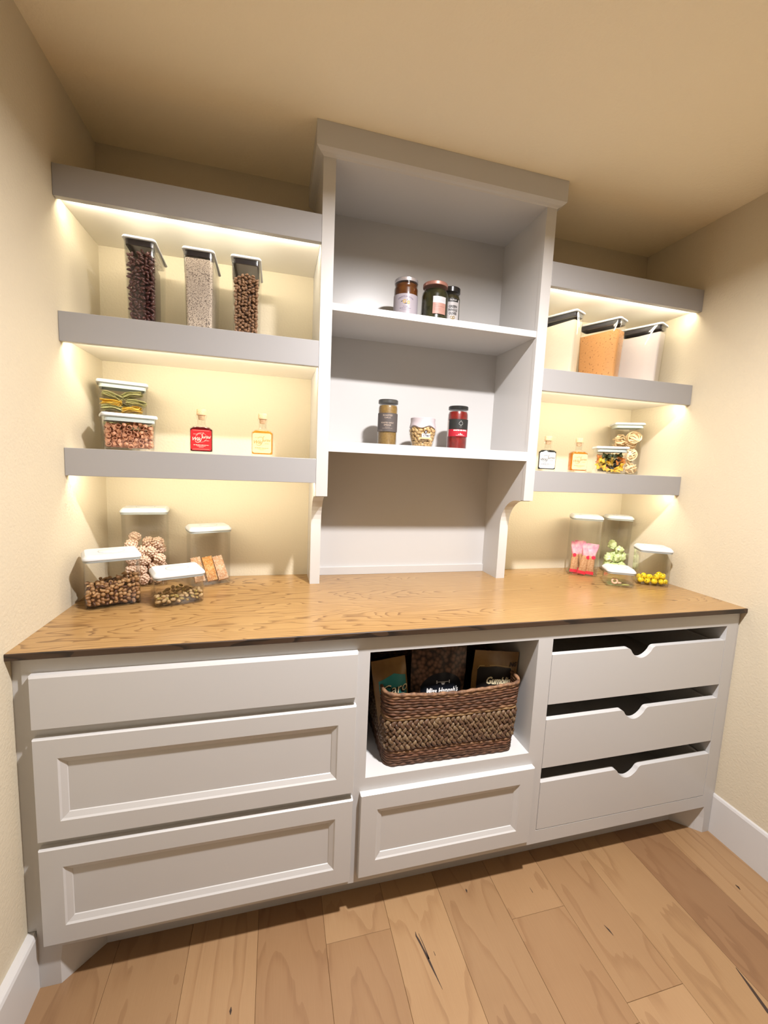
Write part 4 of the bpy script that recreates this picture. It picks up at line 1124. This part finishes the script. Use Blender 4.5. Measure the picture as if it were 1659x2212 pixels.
# mustard coloured spread, tall jar
x, y, r, h = 0.0055, -0.165, 0.0365, 0.171
sp = mat('mustard_spread', (0.21, 0.125, 0.028), 0.5, var=(160, (0.16, 0.09, 0.018)))
J = jar('tall jar of mustard brown spread with a grey label, lower hutch shelf', (x, y, zs2), r, h, [(r-0.004, 0), (r, 0.004), (r, h-0.030), (r-0.002, h-0.022), (r-0.006, h-0.016), (r-0.006, h-0.002)], sp, mat('pewter_lid', (0.10, 0.10, 0.095), 0.35, 0.6), 0.0372, 0.015)
a = A(x, y)
lab = wrap(J, 'label', mat('charcoal_label', (0.075, 0.062, 0.058), 0.6), r, 0.052, 0.120, a-95, a+95)
it = [offs(text_mesh('ROASTED', 0.0085, 0, 0.0001), 0, 0.025), offs(text_mesh('GARLIC', 0.0075), 0, 0.0165), offs(text_mesh('ROASTED GARLIC', 0.0072, 0, 0.0001, sx=0.85), 0, -0.002), offs(text_mesh('SPREAD', 0.0082, 0, 0.0001), 0, -0.0105)]
it += bars_line(r_, 0, -0.018, 0.018, 0.0013) + bars_line(r_, 0, -0.022, 0.040, 0.0011) + bars_line(r_, -0.030, -0.030, 0.022, 0.0011) + [poly_bar(0, 0.008, 0.066, 0.0005)]
letter(lab, it, r, 0.086, a, mat('tan_print', (0.42, 0.33, 0.26), 0.5))
# squat jar of giant beans
x, y, r, h = 0.1475, -0.165, 0.054, 0.114
J = thing('jar', 'squat jar of cream beans with a pale cloth lid, lower hutch shelf', 'jar', (x, y, zs2))
prof = [(0.036, 0), (0.040, 0.003), (0.0465, 0.030), (0.0530, 0.058), (0.0540, 0.066), (0.0520, 0.074), (0.0455, 0.083), (0.044, 0.090)]
bm = BM(); lathe(bm, prof, 40); obj('body', bm, M['glass'], J, True, 60)
beanm = mat('cream_bean', (0.42, 0.27, 0.11), 0.35, var=(60, (0.50, 0.34, 0.16)))
bm = BM(); lathe(bm, [(q-0.0095, max(z, 0.004)) for q, z in prof], 32); obj('brine', bm, mat('brine_shade', (0.16, 0.075, 0.02), 0.5), J, True, 60)
bean_me = ellmesh('bean', beanm, 0.0102, (1, 0.68, 0.55), 2, 0.15)
for zi in range(8):
    z = 0.010+zi*0.0108
    rad = 0.0
    for (q0, z0), (q1, z1) in zip(prof, prof[1:]):
        if z0 <= z <= z1: rad = q0+(q1-q0)*(z-z0)/(z1-z0)
    if rad == 0: continue
    n_ = 17
    for k in range(n_):
        aa = 2*math.pi*(k+0.5*(zi % 2)+r_.uniform(-0.2, 0.2))/n_
        o = link('bean', bean_me, J)
        o.matrix_local = Matrix.Translation(((rad-0.0085)*math.cos(aa), (rad-0.0085)*math.sin(aa), z+r_.uniform(-.002, .002))) @ Matrix.Rotation(aa+math.pi/2, 4, 'Z') @ Matrix.Rotation(r_.uniform(0, 3.1), 4, 'Y') @ Matrix.Rotation(math.pi/2+r_.gauss(0, .2), 4, 'X')
# pale lid: cap with a scalloped skirt hanging over the shoulder
bm = BM()
n_ = 48
def sk(rad, z, amp): return [((rad)*math.cos(2*math.pi*k/n_), rad*math.sin(2*math.pi*k/n_), z-amp*(0.5-0.5*math.cos(2*math.pi*k/n_*5+0.6))) for k in range(n_)]
loft(bm, [sk(0.0515, 0.083, 0.010), sk(0.0490, 0.0905, 0.003), sk(0.0475, 0.097, 0), sk(0.0480, 0.111, 0), sk(0.0455, h-0.0005, 0), sk(0.02, h, 0)])
obj('lid', bm, mat('pale_lilac_lid', (0.46, 0.40, 0.42), 0.45), J, True, 40)
a = A(x, y)+12
lab = wrap(J, 'label', mat('white_splash_label', (0.80, 0.77, 0.74), 0.5), 0.0530, 0.038, 0.052, a-14, a+22, 14)
wrap(J, 'label', mat('tan_banner_label', (0.56, 0.40, 0.22), 0.5), 0.0522, 0.032, 0.0375, a-24, a+30, 14)
letter(lab, [text_mesh('Olesi', 0.0125, 0.4, 0.0004)], 0.0530, 0.045, a+4, mat('dark_script_ink', (0.02, 0.015, 0.02), 0.5))
bm = BM(); prints(bm, [([(0.0058*math.cos(k*math.pi/10), 0.0075*math.sin(k*math.pi/10)) for k in range(20)], [tuple(range(20))])], cylmap(0.0546, 0.058, R(a+2)))
obj('emblem', bm, mat('dark_emblem', (0.03, 0.012, 0.014), 0.5), lab)
bm = BM(); prints(bm, [([(0.0017*math.cos(k*math.pi/10), 0.0042*math.sin(k*math.pi/10)) for k in range(20)], [tuple(range(20))])], cylmap(0.0549, 0.0575, R(a+2)))
obj('emblem_centre', bm, mat('pale_emblem', (0.72, 0.62, 0.58), 0.5), lab)
# red peppers
x, y, r, h = 0.2930, -0.165, 0.0395, 0.1685
J = jar('tall jar of red peppers with a black lid, lower hutch shelf', (x, y, zs2), r, h, [(r-0.005, 0), (r, 0.005), (r, h-0.032), (r-0.003, h-0.022), (r-0.008, h-0.016), (r-0.008, h-0.002)], mat('red_pepper', (0.20, 0.010, 0.006), 0.3, var=(70, (0.12, 0.005, 0.004))), mat('black_lid', (0.012, 0.012, 0.012), 0.3), 0.0385, 0.014)
a = A(x, y)+14
lab = wrap(J, 'label', mat('black_label', (0.012, 0.013, 0.012), 0.5), r, 0.078, 0.117, a-70, a+80)
lab2 = wrap(J, 'label', mat('crimson_label', (0.36, 0.006, 0.020), 0.5), r, 0.050, 0.0778, a-70, a+80)
wrap(J, 'label', mat('white_side_label', (0.60, 0.55, 0.52), 0.5), r, 0.050, 0.112, a-84, a-71, 6)
letter(lab2, [offs(text_mesh('ROASTED RED PEPPERS', 0.0068, 0, 0.00022, sx=0.80), 0.004, 0.0085)] + bars_line(r_, 0.004, -0.003, 0.004, 0.0014) + [offs(text_mesh('IN BRINE', 0.0045, 0, 0.0001), 0.004, -0.007)] + bars_line(r_, 0.004, -0.0105, 0.036, 0.0009), r, 0.065, a, mat('white_print', (0.85, 0.80, 0.76), 0.5))
sp_ = [(0, 0.0105), (0.0035, 0.0065), (0.0075, 0.0015), (0.0070, -0.0035), (0.0035, -0.0055), (0.001, -0.0045), (0.0015, -0.009), (-0.0015, -0.009), (-0.001, -0.0045), (-0.0035, -0.0055), (-0.0070, -0.0035), (-0.0075, 0.0015), (-0.0035, 0.0065), (0, 0.0105)]
letter(lab, [stroke(sp_, 0.0011)] + bars_line(r_, 0, -0.0135, 0.010, 0.0010), r, 0.100, a+5, mat('silver_print', (0.42, 0.42, 0.40), 0.4), 'emblem')
# amber marmalade
x, y, r, h = 0.0535, -0.170, 0.0445, 0.157
J = jar('wide jar of amber preserve with a silver lid and lilac label, upper hutch shelf', (x, y, zs1), r, h, [(r-0.005, 0), (r, 0.005), (r, h-0.036), (r-0.001, h-0.030), (r-0.0045, h-0.025), (r-0.002, h-0.019), (r-0.003, h-0.012), (r-0.004, h-0.002)], mat('amber_preserve', (0.075, 0.020, 0.004), 0.25, var=(60, (0.12, 0.04, 0.007))), mat('silver_lid', (0.62, 0.60, 0.64), 0.25, 0.7), r-0.001, 0.013)
a = A(x, y)
lab = wrap(J, 'label', mat('lilac_label', (0.36, 0.325, 0.36), 0.45), r, 0.016, 0.098, a-80, a+80)
it = []
txt = 'CONFETTURA EXTRA'
for i, ch in enumerate(txt):
    if ch == ' ': continue
    t_ = (i-(len(txt)-1)/2)
    it.append(offs(text_mesh(ch, 0.0072), t_*0.0036, 0.030-0.00012*t_*t_))
it += bars_line(r_, 0, -0.004, 0.018, 0.002) + bars_line(r_, 0, -0.010, 0.042, 0.0024) + bars_line(r_, 0, -0.016, 0.028, 0.0014)
letter(lab, it, r, 0.057, a, mat('indigo_print', (0.12, 0.10, 0.18), 0.5))
def blob(cx, cy, rx, ry): return [(cx+rx*math.cos(k*math.pi/8), cy+ry*math.sin(k*math.pi/8)) for k in range(16)], [tuple(range(16))]
letter(lab, [blob(-0.004, 0.0135, 0.0065, 0.0068), blob(0.0105, 0.0105, 0.0055, 0.0066)], r, 0.057, a, mat('gold_fruit_print', (0.46, 0.30, 0.08), 0.5), 'fruit_print')
letter(lab, [offs(stroke([(-0.006, -0.001), (0, 0.001), (0.005, 0.0)], [0.0005, 0.003, 0.0006]), 0.002, 0.006), offs(stroke([(-0.003, 0.0), (0.003, 0.003)], [0.003, 0.0006]), -0.013, 0.013), offs(stroke([(0, 0), (0.002, 0.006)], [0.002, 0.0006]), 0.0045, 0.017)], r+0.0002, 0.057, a, mat('leaf_print', (0.03, 0.02, 0.02), 0.5), 'leaf_print')
# gherkins
x, y, r, h = 0.158, -0.195, 0.0500, 0.1485
J = jar('squat dark jar of pickles with a copper lid, upper hutch shelf', (x, y, zs1), r, h, [(r-0.006, 0), (r, 0.007), (r, h-0.045), (r-0.003, h-0.033), (r-0.009, h-0.024), (r-0.009, h-0.002)], mat('dark_pickle', (0.010, 0.012, 0.005), 0.22, var=(38, (0.034, 0.034, 0.012))), mat('copper_lid', (0.36, 0.17, 0.13), 0.4, 0.3), 0.0455, 0.013)
a = A(x, y)+22
lab = wrap(J, 'label', mat('paper_white_label', (0.46, 0.455, 0.47), 0.5), r, 0.070, 0.092, a-29, a+29, 12)
lab2 = wrap(J, 'label', mat('salmon_label', (0.36, 0.19, 0.15), 0.5), r, 0.032, 0.0698, a-29, a+29, 12)
letter(lab, [text_mesh('defrance', 0.0105, 0.25, 0.0, sx=0.95)], r, 0.080, a, mat('grey_blue_print', (0.34, 0.38, 0.44), 0.5))
it = bars_line(r_, -0.013, 0.010, 0.014, 0.0018)+bars_line(r_, 0.0, 0.004, 0.040, 0.0018)+bars_line(r_, -0.008, -0.003, 0.026, 0.0013)+bars_line(r_, -0.008, -0.008, 0.026, 0.0013)
letter(lab2, it, r, 0.053, a, mat('brown_print', (0.20, 0.08, 0.06), 0.5))
# green olives
x, y, r, h = 0.243, -0.140, 0.0370, 0.166
J = jar('slim dark jar of green olives with a black lid, upper hutch shelf', (x, y, zs1), r, h, [(r-0.005, 0), (r, 0.006), (r, h-0.040), (r-0.003, h-0.030), (r-0.005, h-0.020), (r-0.006, h-0.002)], mat('dark_olive', (0.014, 0.013, 0.005), 0.25, var=(45, (0.035, 0.03, 0.010))), mat('black_jar_lid', (0.010, 0.010, 0.011), 0.25), r-0.0015, 0.019)
a = A(x, y)+16
lab = wrap(J, 'label', mat('oyster_label', (0.44, 0.42, 0.42), 0.5), r, 0.020, 0.117, a-62, a+42)
lab2 = wrap(J, 'label', mat('black_top_label', (0.008, 0.008, 0.008), 0.5), r+0.0006, 0.108, 0.121, a-36, a+32, 12)
letter(lab2, [text_mesh('De Fresh', 0.0075, 0.2, 0.0001)], r+0.0006, 0.1145, a, mat('chalk_print', (0.70, 0.68, 0.66), 0.5))
letter(lab, [offs(text_mesh('GREEN', 0.0125, 0, 0.0006, sx=0.86), 0.001, 0.034), offs(text_mesh('WHOLE', 0.0125, 0, 0.0006, sx=0.82), 0.001, 0.0215), offs(text_mesh('OLIVES', 0.0125, 0, 0.0006, sx=0.80), 0.001, 0.0090)] + bars_line(r_, 0, -0.020, 0.030, 0.0010), r, 0.056, a, mat('black_print', (0.015, 0.012, 0.012), 0.5))
letter(lab, [blob(-0.004, -0.005, 0.0055, 0.0062), blob(0.005, -0.005, 0.0055, 0.0062), blob(0.0005, -0.009, 0.0045, 0.004)], r, 0.056, a, mat('olive_print', (0.24, 0.17, 0.06), 0.5), 'olive_print')

# ------------------------------------------------------------------ woven basket and snack bags in the cubby
bk = thing('basket', 'brown woven rectangular basket of snack bags in the open cubby', 'basket', (0.158, -0.440, OB+0.0006), R(-1.0))
rope_m = [mat('hyacinth_rope_%s' % n_, c_, 0.7, var=(70, c2)) for n_, c_, c2 in (('tan', (0.24, 0.125, 0.060), (0.09, 0.040, 0.019)), ('russet', (0.17, 0.075, 0.038), (0.07, 0.027, 0.013)), ('straw', (0.28, 0.17, 0.072), (0.11, 0.055, 0.022)), ('brown', (0.12, 0.058, 0.030), (0.055, 0.024, 0.012)))]
braid_m = [mat('plaited_leaf_%s' % n_, c_, 0.5, var=(60, c2)) for n_, c_, c2 in (('a', (0.17, 0.105, 0.058), (0.09, 0.048, 0.024)), ('b', (0.135, 0.075, 0.042), (0.068, 0.032, 0.017)), ('c', (0.20, 0.135, 0.074), (0.11, 0.062, 0.030)))]
BW, BD = 0.438, 0.285
def bpath(z, n=160, swell=0.0):
    f = z/0.25
    w, d = BW+0.022*f, BD+0.02*f
    raw = rrect(w, d, 0.030, 8)
    # resample evenly
    seg = [(raw[i], raw[(i+1) % len(raw)]) for i in range(len(raw))]
    L_ = [math.hypot(b[0]-a[0], b[1]-a[1]) for a, b in seg]
    tot = sum(L_)
    out = []
    i, acc = 0, 0.0
    for k in range(n):
        s = tot*k/n
        while acc+L_[i] < s-1e-9: acc += L_[i]; i += 1
        t = (s-acc)/L_[i]
        a, b = seg[i]
        out.append((a[0]+(b[0]-a[0])*t, a[1]+(b[1]-a[1])*t))
    return out, tot
def rim_dip(x, f):
    u = x/(BW/2)
    return f*(0.013*abs(u)**2.2*(1.15 if u > 0 else 0.9)-0.004)
bm = BM()
pa, _ = bpath(0.0, 64); pb, _ = bpath(0.235, 64)
loft(bm, [[(x*0.965, y*0.95, 0.004) for x, y in pa], [(x*0.972, y*0.955, 0.215) for x, y in pb], [(x*0.955, y*0.935, 0.215) for x, y in pb], [(x*0.945, y*0.93, 0.010) for x, y in pa]])
obj('lining', bm, mat('basket_core', (0.035, 0.016, 0.008), 0.9), bk)
rb_ = random.Random(21)
def rope(z, rad, i, f):
    n = 300
    path, tot = bpath(z, n)
    pts, rads = [], []
    ph = rb_.uniform(0, 6)
    for k, (x, y) in enumerate(path):
        wz = 0.0011*math.sin(k*0.11+ph)+0.0007*math.sin(k*0.31+ph*2)
        pts.append((x, y, z+wz+rim_dip(x, f)))
        rads.append(rad*(1+0.16*math.sin(k*0.95+ph)+0.10*noise.noise(Vector((k*0.21, ph, z*50)))))
    bm = BM()
    tube(bm, pts, rads, 6, True, 0.95)
    obj('rope_row', bm, rb_.choice(rope_m), bk, True)
def braid(z, hh, i, f):
    """flat plait: two staggered lines of overlapping leaf lumps"""
    n = 82
    path, tot = bpath(z, n*2)
    bm = BM()
    for k in range(n*2):
        x, y = path[k]
        x2, y2 = path[(k+1) % (n*2)]
        a = math.atan2(y2-y, x2-x)
        up = 1 if k % 2 else -1
        nx_, ny_ = math.sin(a), -math.cos(a)
        s = rb_.uniform(0.88, 1.14)
        ico(bm, hh*0.47*s, 2, (1.12, 0.62, 0.70), (x+nx_*0.001, y+ny_*0.001, z+up*hh*0.235+rim_dip(x, f)+0.0012*math.sin(k*0.13+i)), Matrix.Rotation(a, 4, 'Z') @ Matrix.Rotation(-up*0.85, 4, 'Y') @ Matrix.Rotation(rb_.uniform(-0.3, 0.3)+0.25*up, 4, 'Z'))
    for f_ in bm.faces: f_.material_index = 0
    # each leaf takes one of the leaf colours
    bm.verts.ensure_lookup_table(); bm.faces.ensure_lookup_table()
    per = len(bm.faces)//(n*2)
    for k in range(n*2):
        c_ = rb_.randrange(3)
        for q in range(per): bm.faces[k*per+q].material_index = c_
    obj('braid', bm, braid_m, bk, True)
z = 0.005
for i in range(7): rope(z, 0.0050, i, 0.0); z += 0.0084
z += 0.0075
for i in range(4): braid(z, 0.0225, i, 0.25*(i+1)/5); z += 0.0228
zb0 = z-0.0065
for i in range(10):
    f = 0.3+0.7*i/9
    rope(zb0+i*0.0088, 0.0052 if i < 9 else 0.0062, i, f)
# bags
def bag(label, x, w, h, y, tilt, mt, lean=0.0, th=0.05, name='snack_bag', z0=0.03, group=None):
    t = thing(name, label, 'snack bag', (x, y, OB+z0), 0.0, group)
    t.rotation_euler = (tilt, lean, 0)
    bm = BM()
    nx, nz = 18, 22
    def sh(s):
        g = []
        for i in range(nx+1):
            u = i/nx*2-1
            row = []
            for k in range(nz+1):
                v = k/nz
                bul = (1-abs(u)**2.6)*math.sin(min(1, v*1.06)*math.pi)**0.55 if v < 0.94 else 0
                dpt = th/2*max(0.0, bul)+0.0012
                ww = w/2*(0.84+0.16*min(1, v*1.4))
                row.append(bm.verts.new((u*ww, s*dpt+0.0022*noise.noise(Vector((u*3, v*5, s+w*30))), v*h)))
            g.append(row)
        return g
    A_, B_ = sh(-1), sh(1)
    for i in range(nx):
        for k in range(nz):
            bm.faces.new((A_[i][k], A_[i+1][k], A_[i+1][k+1], A_[i][k+1])); bm.faces.new((B_[i][k], B_[i][k+1], B_[i+1][k+1], B_[i+1][k]))
    ed = [(i, 0) for i in range(nx)]+[(nx, k) for k in range(nz)]+[(i, nz) for i in range(nx, 0, -1)]+[(0, k) for k in range(nz, 0, -1)]
    for p_, q_ in zip(ed, ed[1:]+ed[:1]): bm.faces.new((A_[p_[0]][p_[1]], B_[p_[0]][p_[1]], B_[q_[0]][q_[1]], A_[q_[0]][q_[1]]))
    body = obj('pouch', bm, mt, t, True, 60)
    def surf(xx, zz, off=0.0012):
        u, v = xx/(w/2), zz/h
        xx = xx*(0.84+0.16*min(1, v*1.4))
        bul = (1-min(1, abs(u))**2.6)*math.sin(min(1, max(0, v)*1.06)*math.pi)**0.55 if v < 0.94 else 0
        return (xx, -th/2*max(0, bul)-0.0012-off+0.0022*noise.noise(Vector((u*3, v*5, -1+w*30))), zz)
    return t, body, surf
def patch(name, mt, body, surf, fx, x0, x1, n, z0f, z1f, off):
    bm = BM()
    m_ = 10
    g = []
    for i in range(n+1):
        xx = x0+(x1-x0)*i/n
        za, zb = z0f(xx), z1f(xx)
        g.append([bm.verts.new(surf(xx, za+(zb-za)*k/m_, off)) for k in range(m_+1)])
    for i in range(n):
        for k in range(m_): bm.faces.new((g[i][k], g[i+1][k], g[i+1][k+1], g[i][k+1]))
    return obj(name, bm, mt, body, True)
def bprint(name, items, mt, body, surf, cx, cz, off=0.0022):
    bm = BM()
    prints(bm, items, lambda x, y: surf(cx+x, cz+y, off))
    return obj(name, bm, mt, body)
kraft = mat('kraft_foil', (0.26, 0.15, 0.05), 0.3, var=(18, (0.20, 0.11, 0.035)))
chip = mat('cream_print', (0.80, 0.70, 0.46), 0.5)
# left bag
t, b, s = bag('kraft snack bag with a teal label, leftmost in the basket', -0.015, 0.112, 0.296, -0.535, R(-4), kraft, R(-7), 0.040)
patch('teal_label', mat('teal_print', (0.03, 0.22, 0.22), 0.4), b, s, 0, -0.040, 0.050, 14, lambda x: 0.06, lambda x: 0.250-0.35*abs(x-0.012), 0.0008)
bprint('lettering', [text_mesh('Caro', 0.042, 0.2, 0.002)], mat('black_script', (0.01, 0.01, 0.01), 0.5), b, s, 0.006, 0.200, 0.0014)
bprint('lettering_rim', [offs(text_mesh('Caro', 0.042, 0.2, 0.0), 0.003, 0.002)], chip, b, s, 0.006, 0.200, 0.0020)
# middle bag: printed with puffed corn, round black label
def cornmat():
    m, nt, p = newmat('printed_puffed_corn')
    tc = nd(nt, 'ShaderNodeTexCoord')
    v = nd(nt, 'ShaderNodeTexVoronoi', i_Scale=75.0)
    nt.links.new(tc.outputs['Object'], v.inputs['Vector'])
    r = nd(nt, 'ShaderNodeValToRGB')
    r.color_ramp.elements[0].position = 0.2; r.color_ramp.elements[0].color = (0.16, 0.085, 0.055, 1)
    r.color_ramp.elements[1].position = 0.75; r.color_ramp.elements[1].color = (0.02, 0.009, 0.006, 1)
    nt.links.new(v.outputs['Distance'], r.inputs[0])
    nt.links.new(r.outputs[0], p.inputs['Base Color'])
    p.inputs['Roughness'].default_value = 0.4
    return m
t, b, s = bag('black label snack bag printed with puffed corn, middle of the basket', 0.116, 0.192, 0.328, -0.530, R(-3), cornmat(), R(1.5), 0.05)
patch('black_label', mat('black_glossy_print', (0.010, 0.012, 0.018), 0.3), b, s, 0, -0.068, 0.080, 18, lambda x: 0.04, lambda x: 0.178+math.sqrt(max(0, 0.078**2-(x-0.006)**2))*0.82, 0.0008)
wp = mat('white_bag_print', (0.80, 0.80, 0.80), 0.5)
bprint('lettering', [text_mesh("Miss Hannah's", 0.0255, 0.1, 0.0010, sx=0.80)], wp, b, s, 0.008, 0.184, 0.0018)
bprint('ornament', [poly_bar(0, 0, 0.040, 0.0018), poly_bar(-0.022, 0, 0.0035, 0.010), poly_bar(0.022, 0, 0.0035, 0.010), ([(-0.008, -0.002), (0.008, -0.002), (0.004, -0.009), (-0.004, -0.009)], [(0, 1, 2, 3)])], mat('grey_print', (0.5, 0.5, 0.52), 0.5), b, s, 0.008, 0.213, 0.0018)
# right bag
t, b, s = bag('kraft snack bag with a black label, rightmost in the basket', 0.300, 0.168, 0.292, -0.535, R(-4), kraft, R(7), 0.042)
patch('black_label', mat('black_matte_print', (0.014, 0.011, 0.010), 0.4), b, s, 0, -0.070, 0.058, 14, lambda x: 0.05, lambda x: 0.244-0.10*abs(x+0.006), 0.0008)
bprint('label_rim', [stroke([(-0.070, 0.0), (-0.064, 0.010), (-0.006, 0.016), (0.052, 0.010), (0.058, 0.0), (0.056, -0.05)], 0.0018)], mat('gold_rim_print', (0.50, 0.36, 0.14), 0.4), b, s, 0.0, 0.232, 0.0018)
bprint('lettering', [text_mesh('Gumblin', 0.032, 0.35, 0.0012, sx=0.86)], chip, b, s, 0.006, 0.197, 0.0022)
bprint('side_lettering', [text_mesh("NG", 0.020, 0.2, 0.001)], mat('dark_brown_print', (0.03, 0.012, 0.006), 0.5), b, s, 0.062, 0.250, 0.0018)
